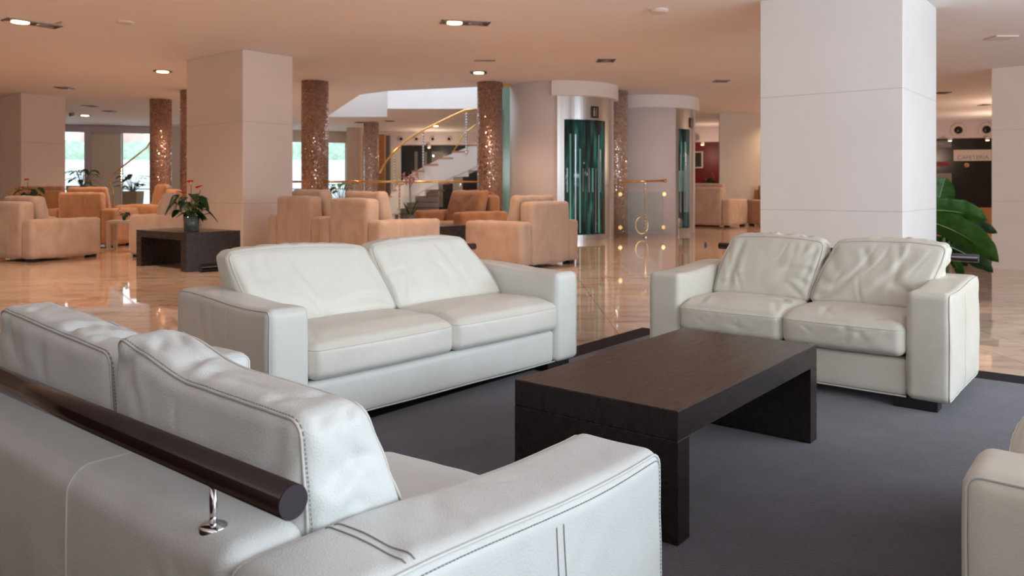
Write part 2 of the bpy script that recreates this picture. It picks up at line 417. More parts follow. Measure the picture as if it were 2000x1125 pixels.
# ------------------------------------------------------------------ room shell
H = 3.28
zone = [G(6.3, -5.4), G(6.3, 1.95), G(9.3, 1.95), G(10.6, 2.6), (11.6, 25.6), (19.5, 27.5), (22, 18), G(18, -5.4)]
room = [G(-6.4, -5.4), G(6.3, -5.4), G(6.3, 1.95), G(9.3, 1.95), G(10.6, 2.6), (11.6, 25.6), (12, 31.5), (-4.4, 31.8), (-19, 26.6), G(-6.4, 17)]
struct(obj('floor', slab_poly(room, [], -.06, 0), M['marble']))
low = obj('floor', slab_poly(zone, [], -.43, -.37), M['marble']); struct(low)
bm = bmesh.new()
for a_, b_ in ((zone[0], zone[1]), (zone[1], zone[2]), (zone[2], zone[3]), (zone[3], zone[4])): wallseg(bm, a_, b_, -.43, -.001, .04)
bmesh.ops.recalc_face_normals(bm, faces=bm.faces[:])
struct(obj('trim_1', bm, M['marble']))
def inset(poly, d):
    cx = sum(p[0] for p in poly)/len(poly); cy = sum(p[1] for p in poly)/len(poly)
    return [(x+(x-cx)*d, y+(y-cy)*d) for x, y in poly]
HOLE = [(-5.7, 24.1), (-3.55, 18.38), (-2.78, 17.7), (-.78, 17.0), (.3, 16.6), (.3, 21.6), (-3.44, 21.6), (-3.84, 24.1)]
outer = [G(-6.6, -5.6), G(18, -5.6), (23, 18), (20, 28), (12, 32), (-4.4, 32.4), (-19.6, 27), G(-6.6, 18)]
struct(obj('ceiling', slab_poly(outer, [inset(HOLE, .015)], H, H+.85), M['ceiling']))
# atrium: bright parapets of the upper floor round the opening
def inset(poly, d):
    cx = sum(p[0] for p in poly)/len(poly); cy = sum(p[1] for p in poly)/len(poly)
    return [(x+(x-cx)*d, y+(y-cy)*d) for x, y in poly]
bm = bmesh.new(); n = len(HOLE)
for i in range(n):
    p, q = HOLE[i], HOLE[(i+1) % n]
    wallseg(bm, q, p, H-.005 if i in (5, 6, 7) else H+.04, H+2.9, .12)
bmesh.ops.recalc_face_normals(bm, faces=bm.faces[:])
struct(obj('trim_2', bm, M['white']))
# slightly lower ceiling field in the left foreground with its shadow edge
E1, E2 = G(4.15, 16.8), G(4.15, 2.2)
E3, E4 = G(-6.3, 2.2), G(-6.3, 16.8)
struct(obj('trim_3', slab_poly([E1, E2, E3, E4], [], H-.055, H+.01), M['ceiling']))
# glazed side behind-right and glazed end behind the viewer
def glazed(name, p0, p1, bays, zs=(.12, 3.0)):
    p0 = Vector(p0); p1 = Vector(p1)
    bm = bmesh.new()
    wallseg(bm, p0, p1, 0 if zs[0] > .05 else -.4, zs[0], .15); wallseg(bm, p0, p1, zs[1], H, .15)
    for i in range(bays+1):
        c = p0.lerp(p1, i/bays); d = (p1-p0).normalized()*.05
        wallseg(bm, c-d, c+d, zs[0], zs[1], .1)
    bmesh.ops.recalc_face_normals(bm, faces=bm.faces[:])
    return struct(obj(name, bm, M['white']))
glazed('window_1', G(0, -5.4), G(12, -5.4), 6)
bm = bmesh.new(); wallseg(bm, G(-6.4, -5.4), G(0, -5.4), 0, H, .15); bmesh.ops.recalc_face_normals(bm, faces=bm.faces[:]); struct(obj('wall_front', bm, M['wall']))
bm = bmesh.new(); wallseg(bm, G(-6.4, 17), G(-6.4, .4), -.4, H, .15); bmesh.ops.recalc_face_normals(bm, faces=bm.faces[:]); struct(obj('wall_behind', bm, M['wall']))
glazed('window_2', G(-6.4, .4), G(-6.4, -5.4), 3)
bm = bmesh.new(); wallseg(bm, G(12, -5.4), G(16.6, -5.4), -.4, H); wallseg(bm, (22.5, 18), G(16.6, -5.4), -.4, H, .01); wallseg(bm, (19.5, 27.5), (22.5, 18), -.4, H)
bmesh.ops.recalc_face_normals(bm, faces=bm.faces[:]); struct(obj('wall_right', bm, M['wall']))
bm = bmesh.new(); wallseg(bm, G(-6.4, 17), (-19, 26.6), 0, H); bmesh.ops.recalc_face_normals(bm, faces=bm.faces[:]); struct(obj('wall_left', bm, M['wall']))
# cream stone wall end at the right of the picture
c0 = G(16.65, 2.15)
bm = bmesh.new(); prism(bm, [c0, G(16.65, -5.4), G(17.2, -5.4), G(17.2, 2.15)], -.37, H); bmesh.ops.recalc_face_normals(bm, faces=bm.faces[:])
struct(obj('wall_side', bm, M['pillar_cream']))
bm = bmesh.new(); prism(bm, [G(16.6, 2.15), G(16.6, -5.4), G(16.65, -5.4), G(16.65, 2.15)], -.37, -.30); struct(obj('baseboard_side', bm, M['pillar_cream']))
# back wall with its two window groups
A0 = Vector((-17, 26.5)); A1 = Vector((-4.5, 31.4))
def WB(t): return A0.lerp(A1, t)
bm = bmesh.new()
wallseg(bm, WB(0), WB(.095), 0, H); wallseg(bm, WB(.18), WB(.25), 0, H, .5); wallseg(bm, WB(.33), WB(.60), 0, H); wallseg(bm, WB(.842), WB(1), 0, H)
wallseg(bm, WB(.095), WB(.33), 3.10, H); wallseg(bm, WB(.60), WB(.842), 2.84, H)
wallseg(bm, WB(-.16), WB(0), 0, H)
bmesh.ops.recalc_face_normals(bm, faces=bm.faces[:]); struct(obj('wall_back', bm, M['wall']))
bm = bmesh.new(); wallseg(bm, WB(.09), WB(.335), 3.02, H-.02, -.12); wallseg(bm, WB(.165), WB(.18), 0, 3.02, -.1)
bmesh.ops.recalc_face_normals(bm, faces=bm.faces[:]); struct(obj('trim_4', bm, mat('lilac_beam', (.60, .52, .60), .5)))
for i, (t0, t1, zt, muls) in enumerate(((.095, .18, 3.1, ()), (.25, .33, 3.1, ()), (.60, .842, 2.84, (.66, .72, .78)))):
    wn_ = bmesh.new()
    for t in (t0+.003, t1-.003)+muls: wallseg(wn_, WB(t-.002), WB(t+.002), 0, zt, .06)
    wallseg(wn_, WB(t0), WB(t1), 1.02, 1.06, .04)
    bmesh.ops.recalc_face_normals(wn_, faces=wn_.faces[:])
    wo = struct(obj('window_%d' % (i+3), wn_, M['white']))
    g_ = bmesh.new(); wallseg(g_, WB(t0), WB(t1), .02, zt, .01); obj('pane', g_, M['glass'], wo)
# soffit band and rear wall
S0, S1, S2, S3 = (-4.9, 31.2), (-1.2, 31.2), (6.0, 28.4), (17.5, 25.2)
bm = bmesh.new()
for a_, b_ in ((S0, S1), (S1, S2), (S2, S3)): wallseg(bm, a_, b_, 2.80 if b_ == S1 else 2.74, H, 1.0)
bmesh.ops.recalc_face_normals(bm, faces=bm.faces[:]); struct(obj('trim_5', bm, plaster('lilac_white_soffit', (.72, .62, .66), .5, .02)))
def off(p, q, t, d):
    p = Vector(p); q = Vector(q); dd = (q-p).normalized(); return tuple(p.lerp(q, t) + Vector((-dd.y, dd.x))*d)
bm = bmesh.new(); wallseg(bm, (-4.9, 31.9), (-1.2, 31.9), 0, 2.8); wallseg(bm, off(S1, S2, 0, .7), off(S1, S2, 1, .7), 0, 2.8)
bmesh.ops.recalc_face_normals(bm, faces=bm.faces[:]); struct(obj('wall_rear', bm, M['wall']))
bm = bmesh.new(); wallseg(bm, off(S2, S3, 0, .5), off(S2, S3, .42, .5), 0, 2.75); wallseg(bm, off(S2, S3, .42, .5), off(S2, S3, 1, .5), -.4, 2.75)
bmesh.ops.recalc_face_normals(bm, faces=bm.faces[:]); struct(obj('wall_red', bm, M['red']))
# far cream wall between red wall and big pillar
bm = bmesh.new(); wallseg(bm, (6.15, 23.15), (10.9, 22.3), 0, H, .25); bmesh.ops.recalc_face_normals(bm, faces=bm.faces[:]); struct(obj('wall_far', bm, M['wall']))
# cream piers behind the atrium (left of the shop front)
bm = bmesh.new(); wallseg(bm, (-6.05, 28.6), (-5.55, 28.6), 0, H, .5); bmesh.ops.recalc_face_normals(bm, faces=bm.faces[:]); struct(obj('wall_pier', bm, M['pillar_cream']))
bm = bmesh.new(); wallseg(bm, (-5.65, 29.4), (-4.8, 29.4), 0, 3.1, .3); bmesh.ops.recalc_face_normals(bm, faces=bm.faces[:]); struct(obj('wall_niche', bm, M['orange_wood']))
bm = bmesh.new(); wallseg(bm, (-5.05, 30), (-4.7, 30), 0, 3.1, .3); bmesh.ops.recalc_face_normals(bm, faces=bm.faces[:]); struct(obj('trim_6', bm, M['grey_panel']))
# white curved wall edge left of the first mosaic column
# ------------------------------------------------------------------ carpet
cu0, cu1, cv0, cv1 = .25, 5.37, -2.2, 3.03
rug = thing('carpet', 'violet grey carpet with a dark border under the white sofas and coffee table', 'carpet', (*G(2.8, .4), 0), GRID)
def cl(u, v): return (u-2.8, v-.4)
bm = bmesh.new(); x0, y0 = cl(cu0+.22, cv0+.22); x1, y1 = cl(cu1-.22, cv1-.19); box(bm, x0, x1, y0, y1, .001, .0095); obj('carpet_field', bm, M['carpet'], rug)
X0, Y0 = cl(cu0, cv0); X1, Y1 = cl(cu1, cv1)
bm = slab_poly([(X0, Y0), (X1, Y0), (X1, Y1), (X0, Y1)], [[(x0, y0), (x1, y0), (x1, y1), (x0, y1)]], .001, .0095); o_ = obj('carpet_border', bm, M['carpet_border'], rug); o_['label'] = 'near black border strip'
FZ = .010
# ------------------------------------------------------------------ white sofas
def smooth(a, b, t): t = max(0, min(1, (t-a)/(b-a))); return t*t*(3-2*t)
def make_sofa(name, label, center, rz, Lx, seed, lm, nb=2, wr=1.0, step=.012, near=False, arms=.20, sh=(0, 0), shr=(0, 0), ri=.10, tl=0, cm=None, group='white leather sofas around the coffee table'):
    D = .86; rng = random.Random(seed)
    t = thing(name, label, 'sofa', (*center, FZ), rz, group)
    lmat = M[lm]; hw = Lx/2
    # local: x along the sofa, y from front (-D/2) to back, z up
    F = -D/2
    wr_arm = .0025*wr
    for sx in (-1, 1):
        cr = make_creases(rng, .40, .26, 6, .003*wr, .12, 'tc')
        ct = make_creases(rng, .42, .09, 5, .0035*wr, .08, 'mtb')
        def fm(p, sx=sx):      # cushion coords x->depth, y->height, z->thickness outward
            z = p.y + .315
            d = p.x + .415
            zz = z + .018*smooth(.1, .86, d)*smooth(.3, .55, z) - .006*math.sin(d*7)*smooth(.4, .58, z)
            q = 1 + .02*math.sin(PI*(z-.05)/.53)
            return Vector((sx*(hw-arms/2 + p.z*q), F+d, zz))
        c = Cush(.415, .265, arms/2, .032, (.006, .004, .006), cf=cr, amp=wr_arm, seed=seed+sx*3+5, fmap=fm, cs=ct if near else ())
        o = obj('arm', c.mesh(step), lmat, t, True)
        for sg_ in (1, -1) if near else (1,):
            bm = bmesh.new(); tube(bm, c.loop(sg_, 45, .0015), .0028, 6, closed=True); obj('piping', bm, M['welt'] if not near else lmat, o, True)
        if near or True:
            # panel seams across the top and down the outer side
            for xx in (-.02, .0) if near else (-.02,):
                pts = [c.pt(xx-.05, y, arms/2, .0008) for y in [-.25+.02*i for i in range(25)]]
                bm = bmesh.new(); tube(bm, pts, .0012, 5); obj('panel_seam', bm, M['thread'] if near else M['welt'], o, True)
            if near:
                for xx in (.252, .268):
                    bm = bmesh.new(); tube(bm, [c.pt(xx-.008, .265, zz_, .0008) for zz_ in [-.085+.0085*i for i in range(21)]], .0013, 5)
                    obj('panel_seam', bm, M['thread'], o, True)
        if near:
            obj('stitching', stitch(c.loop(1, 64, .0012)), M['thread'], o)
    # base / front rail
    def fb(p): return Vector((p.x, p.y*1.0, p.z+.155))
    c = Cush(hw-arms+.002, .405, .095, .02, (.0, .0, .004), amp=.0015, seed=seed+31, fmap=lambda p: Vector((p.x, p.y-.0, p.z+.145)))
    o = obj('base', c.mesh(.02), lmat, t, True)
    bm = bmesh.new(); tube(bm, [(x_, -.410, .056+.001*math.sin(x_*9)) for x_ in [(-hw+arms)+(Lx-2*arms)*i/30 for i in range(31)]], .004, 6)
    obj('hem_piping', bm, M['welt'], o, True)
    # back frame
    rng2 = random.Random(seed+9)
    cb = make_creases(rng2, hw-.1, .26, 10, .003*wr, .15, 'tmc')
    def fbk(p): return Vector((p.x, F+.757-p.z, p.y+.328))
    c = Cush(hw-arms+.006, .285, .068, .034, (.0, .010, .004), cb=cb, amp=.003*wr, seed=seed+17, fmap=fbk)
    o = obj('back_frame', c.mesh(step*1.2), lmat, t, True)
    for xx in ((-.14,) if nb == 2 and near else (-hw*.33, hw*.33)):
        bm = bmesh.new()
        pts = [c.pt(xx, y, -.068, .001) for y in [-.27+.02*i for i in range(27)]]+[c.pt(xx, .262, -.068, .001), c.pt(xx, .275, -.066, .001), c.pt(xx, .285, -.052, .001)]+[c.pt(xx, .285, z_, .001) for z_ in (-.04, -.02, 0, .03, .05)]
        tube(bm, pts, .0022, 6); obj('piping', bm, M['welt'], o, True)
    # seat deck between base and cushions is the base itself; seat cushions
    sw = (Lx-2*arms)/nb
    for i in range(nb):
        cx = -hw+arms+sw*(i+.5)
        cf = make_creases(rng, sw/2, .25, int(5*wr+2), .006*wr, .16, 'lrbcm')
        cs = make_creases(rng, sw/2, .09, int(5*wr), .004*wr, .08, 'tm')
        def fs(p, cx=cx):
            y = p.y; z = p.z
            s_ = 1+.025*(1 if y < 0 else 0)*(y/-.3)
            return Vector((cx+p.x, F+.245+y - .012*math.cos(p.x*PI/sw)*(1 if y < -.1 else 0)*smooth(-.1, -.26, y), .335+z - .02*smooth(-.12, -.27, y)*max(0, z/.09)))
        c = Cush(sw/2-.003, .262, .088, .042, (.03, .0, .010), cf=cf, cs=cs, amp=.003*wr, seed=seed+40+i, fmap=fs)
        o = obj('seat_cushion', c.mesh(step), M[cm or lm], t, True)
        bm = bmesh.new(); tube(bm, c.loop(1, 20, .0005), .0022, 6, closed=True); obj('piping', bm, M['welt'], o, True)
    # back cushions
    for i in range(nb):
        cx = -hw+arms+sw*(i+.5)
        cf = make_creases(rng, sw/2, .19, int(12*wr), .0072*wr, .27, 'ttcmtrl')
        cbk = make_creases(rng, sw/2, .19, int(9*wr), .006*wr, .13, 'tclr')
        cs = make_creases(rng, sw/2, .07, int(14*wr), .006*wr, .09, 'mtb')
        tilt = rng.uniform(-.012, .012)+tl; rr = rng.uniform(-.01, .01)
        def fbc(p, cx=cx, tilt=tilt, rr=rr, sf=sh[i], sk=shr[i]):
            tt = (p.y+.20)/.40
            mid = .560+.075*tt; th = (.128-.066*tt)/.09
            wdt = 1-.03*smooth(.5, 1.0, tt)-sk*smooth(0, 1, tt)
            x = p.x*wdt + rr*(tt-.5) + sf*smooth(0, 1, tt)
            return Vector((cx+x, F+mid-p.z*th, .415+tt*(.350 if near else .375) + tilt*p.x*2*tt + ((.036*smooth(.05, .95, p.x/(sw/2)) if cx < 0 else .026)*tt if near else -.018*(abs(p.x)/(sw/2))**3*smooth(.6, 1, tt))))
        c = Cush(sw/2-.001, .20, .09, .036, (.030, .022, .003 if near else .012), cf=cf, cb=cbk, cs=cs, amp=.004*wr, seed=seed+60+i, fmap=fbc)
        o = obj('back_cushion', c.mesh(step), M[cm or lm], t, True)
        for sg_ in (1, -1):
            bm = bmesh.new(); tube(bm, c.loop(sg_, 45, .001), .0025, 6, closed=True); obj('piping', bm, M['welt'], o, True)
        if near:
            obj('stitching', stitch(c.loop(-1, 37, .0010)), M['thread'], o)
    # feet
    for sx in (-1, 1):
        for sy in (-1, 1):
            obj('foot', bbox(sx*(hw-.16)-.10, sx*(hw-.16)+.10, sy*.36-.05, sy*.36+.05, 0, .055, .004), M['foot'], t)
    # headrest rail behind the cushions
    ry = F+.79; rzv = .705-FZ
    bm = bmesh.new(); tube(bm, [(-hw+.10, ry, rzv), (hw-ri, ry, rzv)], .0225, 28); ra = obj('back_rail', bm, M['wenge_rail'], t, True)
    for sx in (-1, 1):
        bm = bmesh.new(); tube(bm, [(sx*(hw-ri), ry, rzv), (sx*(hw-ri+.002), ry, rzv)], .0215, 28); obj('end_cap', bm, M['wenge_end'], ra)
        px = sx*(hw-ri-.185)
        bm = bmesh.new(); tube(bm, [(px, ry, .602), (px, ry, rzv-.02)], .0055, 12)
        po = obj('rail_post', bm, M['chrome'], t, True)
        bm = bmesh.new(); lathe(bm, [(.020, .600), (.020, .6155), (.016, .618), (.007, .620)], 20, cx=px, cy=ry)
        obj('post_plate', bm, M['chrome'], po, True)
    return t
make_sofa('leather_sofa', 'white leather two-seat sofa seen from behind in the foreground, its dark rail nearest the viewer', G(.95, 1.54), 90+GRID, 1.62, 3, 'leather_near', wr=1.0, step=.0085, near=True, tl=.018)
make_sofa('leather_sofa', 'long white leather sofa at the far left edge of the carpet, brightly lit front', G(2.945, 3.174), GRID-3, 2.10, 11, 'leather', wr=.75, step=.012, sh=(-.085, -.14), shr=(0, .11), cm='leather_warm_lit')
make_sofa('leather_sofa', 'creamy wrinkled leather loveseat in front of the big white pillar', G(4.64, 1.52), GRID-90, 1.62, 22, 'leather_cream', wr=1.25, step=.009, sh=(.06, .094), ri=0.0)
make_sofa('leather_sofa', 'cream leather sofa cut off by the lower right corner, arm end towards viewer', G(2.415, -.175), GRID+180, 1.62, 37, 'leather_cream', wr=.7, step=.014)
# ------------------------------------------------------------------ coffee table
def bridge_table(name, label, cu, cv, rz, lx, ly, h, th, tl, z=0):
    t = thing(name, label, 'table', (*G(cu, cv), z), rz)
    obj('table_top', bbox(-lx/2, lx/2, -ly/2, ly/2, h-th, h, .003, 1), M['wenge'], t)
    for s in (-1, 1):
        a_, b_ = sorted((s*lx/2, s*(lx/2-tl)))
        obj('panel_leg', bbox(a_, b_, -ly/2, ly/2, 0, h-th, .002, 1), M['wenge'], t)
    return t
bridge_table('coffee_table', 'low dark wooden bridge-shaped coffee table standing on the carpet between the white sofas', 2.81, 1.415, GRID, 1.30, .635, .42-FZ, .092, .08, FZ)
bridge_table('end_table', 'dark wooden table beside the cream pillar carrying a red anthurium', 5.61, 10.31, GRID+90, 1.36, .78, .51, .10, .14)
# ------------------------------------------------------------------ suede armchairs
def suede_chair(label, x, y, rz, W=1.3, D=1.05, hs=1.0, m='suede', seed=0, pillow=True, group='suede armchairs in the lounge behind'):
    t = thing('suede_armchair', label, 'armchair', (x, y, 0), rz, group)
    mm = M[m]; rng = random.Random(seed); aw = .24; st = .04
    for s in (-1, 1):
        c = Cush(D/2, .285*hs, aw/2, .035, (.012, .012, .01), amp=.008, seed=seed+s, fmap=lambda p, s=s: Vector((s*(W/2-aw/2)+p.z, p.x, p.y+.335*hs)))
        obj('arm', c.mesh(st), mm, t, True)
    c = Cush(W/2-aw, .415*hs, .11, .04, (.01, .01, .01), amp=.008, seed=seed+5, fmap=lambda p: Vector((p.x, D/2-.10-p.z, p.y+.465*hs)))
    obj('backrest', c.mesh(st), mm, t, True)
    obj('base', bbox(-W/2+aw, W/2-aw, -D/2+.02, D/2-.2, .05, .27*hs, .02), mm, t)
    c = Cush(W/2-aw-.005, (D-.24)/2, .09, .045, (.03, 0, .01), amp=.008, seed=seed+7, fmap=lambda p: Vector((p.x, p.y-.12, p.z+.35*hs)))
    obj('seat_cushion', c.mesh(st), mm, t, True)
    if pillow:
        tl = rng.uniform(.16, .3)
        c = Cush((W/2-aw)*.93, .27*hs, .09, .05, (.05, .04, .0), amp=.012, seed=seed+9,
                 fmap=lambda p: Vector((p.x, D/2-.36+(p.y)*tl-p.z, .70*hs+p.y)))
        obj('back_cushion', c.mesh(st), mm, t, True)
    for sx in (-1, 1):
        for sy in (-1, 1):
            obj('foot', bbox(sx*(W/2-.12)-.06, sx*(W/2-.12)+.06, sy*(D/2-.1)-.06, sy*(D/2-.1)+.06, 0, .05), M['foot'], t)
    return t
CH = [
 ('tan suede armchair seen from behind, nearest the glass lift doors', *G(8.77, 6.88), GRID+180, 1.35, 1.0, 1.02, 'suede', 1),
 ('orange lit suede armchair turned left, in front of the right mosaic column', -.95, 14.2, -50, 1.5, 1.05, 1.08, 'suede_dark', 2),  # its lamplit orange is put into the suede colour
 ('tan suede armchair with a broad side panel, just behind the long white sofa', *G(7.2, 8.14), GRID+90, 1.25, 1.1, 1.08, 'suede', 3),
 ('tan suede armchair half hidden by the square cream pillar, below the mosaic column', *G(7.35, 9.55), GRID+90, 1.3, 1.1, 1.10, 'suede', 4),
 ('tan suede sofa chair farthest left in the foreground of the left lounge', *G(4.86, 13.36), 154, 1.3, 1.12, 1.0, 'suede', 5),
 ('brown suede armchair seen square from behind, below the green pot plant', -7.85, 14.65, 180, 1.25, .95, 1.14, 'suede_dark', 6),
 ('brown suede armchair at the far left, against the square cream pier', -10.2, 17.0, 192, 1.5, 1.0, 1.16, 'suede_dark', 7),
 ('orange suede armchair turned left, in front of the grey brown round column', -7.45, 16.1, -78, 1.05, 1.1, 1.2, 'suede_dark', 8),
 ('pale tan suede armchair partly hidden behind the dark end table', -5.74, 12.76, -63.9, .80, .9, 1.05, 'suede', 9),
 ('tan suede armchair seen from behind in the far lounge by the red wall', *G(20.9, 9.6), GRID+90, 1.7, 1.25, 1.25, 'suede', 10),
 ('honey lit suede armchair against the far cream wall', 7.35, 22.3, 8, 1.0, .9, 1.2, 'suede_dark', 12),
]
for i, c_ in enumerate(CH):
    suede_chair(c_[0], c_[1], c_[2], c_[3], c_[4], c_[5], c_[6], c_[7], c_[8], True)
# ------------------------------------------------------------------ small tables
def leg_table(name, label, x, y, rz, w_, d_, h, m, tk=.04, lg=.05):
    t = thing(name, label, 'table', (x, y, 0), rz)
    obj('table_top', bbox(-w_/2, w_/2, -d_/2, d_/2, h-tk, h, .004, 1), m, t)
    for sx in (-1, 1):
        for sy in (-1, 1):
            cx, cy = sx*(w_/2-lg/2), sy*(d_/2-lg/2)
            obj('leg', bbox(cx-lg/2, cx+lg/2, cy-lg/2, cy+lg/2, 0, h-tk), m, t)
    return t
leg_table('side_table', 'small pale metal side table between the suede armchairs of the left lounge', -6.72, 13.55, 12, .46, .46, .53, M['table_metal'], .05, .06)
leg_table('side_table', 'pale low table with a bright top behind the leftmost suede chair', -9.45, 15.3, 20, .7, .45, .55, M['sign_white'], .06, .06)
leg_table('low_table', 'low dark wooden table in the middle of the suede lounge carrying the orchid', -1.45, 12.2, GRID, 1.3, .8, .50, M['wenge'], .30, .1)
# ------------------------------------------------------------------ pillars
def pillar(name, label, u0, u1, v0, v1, m, z0=0):
    cu, cv = (u0+u1)/2, (v0+v1)/2
    o = obj(name, bbox(-(u1-u0)/2, (u1-u0)/2, -(v1-v0)/2, (v1-v0)/2, z0, H, .006, 1), m)
    o.location = (*G(cu, cv), 0); o.rotation_euler = (0, 0, R(GRID))
    tag(o, label, 'pillar'); return o
pillar('square_pillar', 'huge white stone pillar right behind the creamy loveseat', 8.93, 10.62, 1.95, 3.48, M['pillar_white'], -.37)
pillar('square_pillar', 'square cream stone pillar behind the dark end table', 6.92, 7.85, 11.04, 12.76, M['pillar_cream'])
pillar('square_pillar', 'cream stone pier at the left edge of the picture', 6.9, 7.85, 20.1, 22.6, M['pillar_cream'])
bm = bmesh.new(); wallseg(bm, G(-.40, 3.1), G(-.40, -2.4), 0, 1.15, -.35); bmesh.ops.recalc_face_normals(bm, faces=bm.faces[:]); struct(obj('wall_light_block', bm, M['dark_brown']))  # unseen low wall added to keep end daylight off the near sofa's back
def column(label, x, y, r, m, top=H):
    bm = bmesh.new(); lathe(bm, [(r, 0), (r, top)], 64); o = obj('mosaic_column', bm, m, None, True)
    for p in o.data.polygons:
        if abs(p.normal.z) > .9: p.use_smooth = False
    o.location = (x, y, 0); return tag(o, label, 'column')
column('round mosaic column with sparkling tiles, right of the square cream pillar', -4.06, 16.1, .275, M['mosaic'])
column('round mosaic column glittering beside the narrow glass strip and stair', -.46, 16.25, .265, M['mosaic'])
column('pinkish mosaic column standing between the two lifts', 2.36, 17.75, .27, M['mosaic_pale'])
column('grey brown round mosaic column in front of the left windows', -8.72, 19.4, .255, M['mosaic'])
column('dark round column mostly hidden behind the left edge of the square cream pillar', -7.22, 17.65, .26, M['mosaic'])
column('pale slim mosaic column far behind the railing under the upper floor', -4.72, 26.2, .25, M['mosaic_pale'])
# narrow glass strip with brass cap beside the column
t = thing('glass_screen', 'tall narrow glass strip with brass cap between column and lift shaft', 'glass panel', (-.12, 16.45, 0), 0)
obj('pane', bbox(-.075, .075, -.01, .01, 0, 3.2), M['glass_edge'], t); obj('cap', bbox(-.09, .1, -.03, .03, 3.2, 3.27), M['brass'], t)
# ------------------------------------------------------------------ lifts
def lift(label, cx, cy, r, f0, f1, g0, g1, sgn, fa0, fa1):
    """angles in degrees from the direction facing the viewer, positive to the right"""
    A = lambda d: -PI/2 + R(d)
    t = thing('passenger_lift', label, 'lift', (cx, cy, 0), 0, 'round passenger lifts')
    bm = bmesh.new(); arcwall(bm, r-.15, r, A(f1), A(f0+360), 0, H-.001, 60); obj('shaft_wall', bm, M['drum'], t, True)
    bm = bmesh.new(); arcwall(bm, r-.12, r+.10, A(fa0), A(fa1), 2.98, H-.001, 40); o = obj('canopy', bm, M['white'], t)
    bm = bmesh.new(); arcwall(bm, r-.14, r-.03, A(f0), A(f1), 2.50, 3.0, 24); obj('steel_lintel', bm, M['steel'], t, False)
    bm = bmesh.new(); arcwall(bm, r-.14, r-.03, A(f0), A(g0), 0, 2.5, 8); obj('door_jamb', bm, M['steel'], t)
    bm = bmesh.new(); arcwall(bm, r-.14, r-.03, A(g1), A(f1), 0, 2.5, 8); obj('door_jamb', bm, M['steel'], t)
    mid = (g0+g1)/2
    for a0, a1 in ((g0, mid-.4), (mid+.4, g1)):
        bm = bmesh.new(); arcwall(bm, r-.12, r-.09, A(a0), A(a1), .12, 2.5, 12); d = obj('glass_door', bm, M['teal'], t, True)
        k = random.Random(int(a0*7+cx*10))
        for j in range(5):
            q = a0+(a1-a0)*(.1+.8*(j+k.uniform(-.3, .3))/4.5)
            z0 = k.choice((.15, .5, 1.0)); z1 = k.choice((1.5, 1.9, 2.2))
            bm = bmesh.new(); arcwall(bm, r-.09, r-.085, A(q), A(q+k.uniform(.8, 2.2)), z0, z1, 3); obj('streak_bar', bm, M['teal_light'] if j % 2 else M['teal_grey'], d)  # vertical streaks of the lift's inner structure, as strips on the glass
    bm = bmesh.new(); arcwall(bm, r-.14, r-.02, A(g0), A(g1), 0, .12, 16); obj('door_sill', bm, M['steel'], t)
    # floor plate sign with a standing figure
    sm = sgn
    bm = bmesh.new(); arcwall(bm, r-.03, r-.005, A(sm-4.6), A(sm+4.6), 2.545, 2.785, 4); s = obj('sign_plate', bm, M['sign_bronze'], t)
    bm = bmesh.new(); arcwall(bm, r-.005, r, A(sm-2.6), A(sm-.4), 2.58, 2.70, 2); arcwall(bm, r-.005, r, A(sm-2.1), A(sm-.9), 2.71, 2.75, 2)
    arcwall(bm, r-.005, r, A(sm+1.3), A(sm+1.9), 2.58, 2.75, 2); obj('pictogram', bm, M['sign_pale'], s)
    return t
lift('round lift with teal glass doors nearest, left of the mosaic column', 1.03, 17.2, 1.2, -5, 66, 2, 53, 36, -10, 86)
lift('second round lift with teal glass doors, farther right beside the short railing', 3.36, 19.6, 1.2, 26, 62, 31, 54, 57, -40, 88)
# ------------------------------------------------------------------ railings
def crystal_post(parent, x, y, h, z0=0):
    prof = [(.05, z0), (.05, z0+.015), (.02, z0+.03)]
    z = z0+.03; i = 0
    while z < h-.06:
        prof.append((.026 if i % 2 else .015, z)); z += .035; i += 1
    prof += [(.018, h-.05), (.018, h-.02)]
    bm = bmesh.new(); lathe(bm, prof, 10, cx=x, cy=y); o = obj('post', bm, M['crystal'], parent)
    return o
M['crystal'] = mat('twisted_chrome_and_glass', (.70, .72, .75), .08, .9)
t = thing('railing', 'long brass topped glass railing in front of the stair between two mosaic columns', 'railing', (-4.2, 15.95, 0), 0)
bm = bmesh.new(); tube(bm, [(-.5, 0, 1.215), (3.5, 0, 1.215)], .022, 12); obj('handrail', bm, M['brass'], t, True)
for x in (1.0, 1.9, 3.15): crystal_post(t, x, 0, 1.2)
for x0_, x1_ in ((.2, .95), (1.05, 1.85), (1.95, 3.1)):
    obj('glass_panel', bbox(x0_, x1_, -.006, .006, .12, .93), M['glass'], t)
t = thing('railing', 'short brass railing with green glass panel between the two lifts', 'railing', (2.32, 17.15, 0), 6)
bm = bmesh.new(); tube(bm, [(0, 0, 1.22), (1.05, 0, 1.25)], .024, 12); tube(bm, [(1.03, 0, 1.25), (1.09, 0, 1.25)], .038, 12); obj('handrail', bm, M['brass'], t, True)
crystal_post(t, .62, 0, 1.22)
obj('glass_panel', bbox(.03, 1.02, -.006, .006, .12, 1.0), M['glass'], t)
bm = bmesh.new()
for x, z in ((.05, .22), (.05, .95), (1.02, .22), (1.04, .95)): tube(bm, [(x, -.03, z), (x, .03, z)], .045, 12)
obj('clamp', bm, M['brass'], t)
bm = bmesh.new(); tube(bm, [(.54+.14*math.cos(q), 0, .27+.19*math.sin(q)) for q in [2*PI*i/24 for i in range(24)]], .008, 6, closed=True); obj('brass_ring', bm, M['brass'], t)
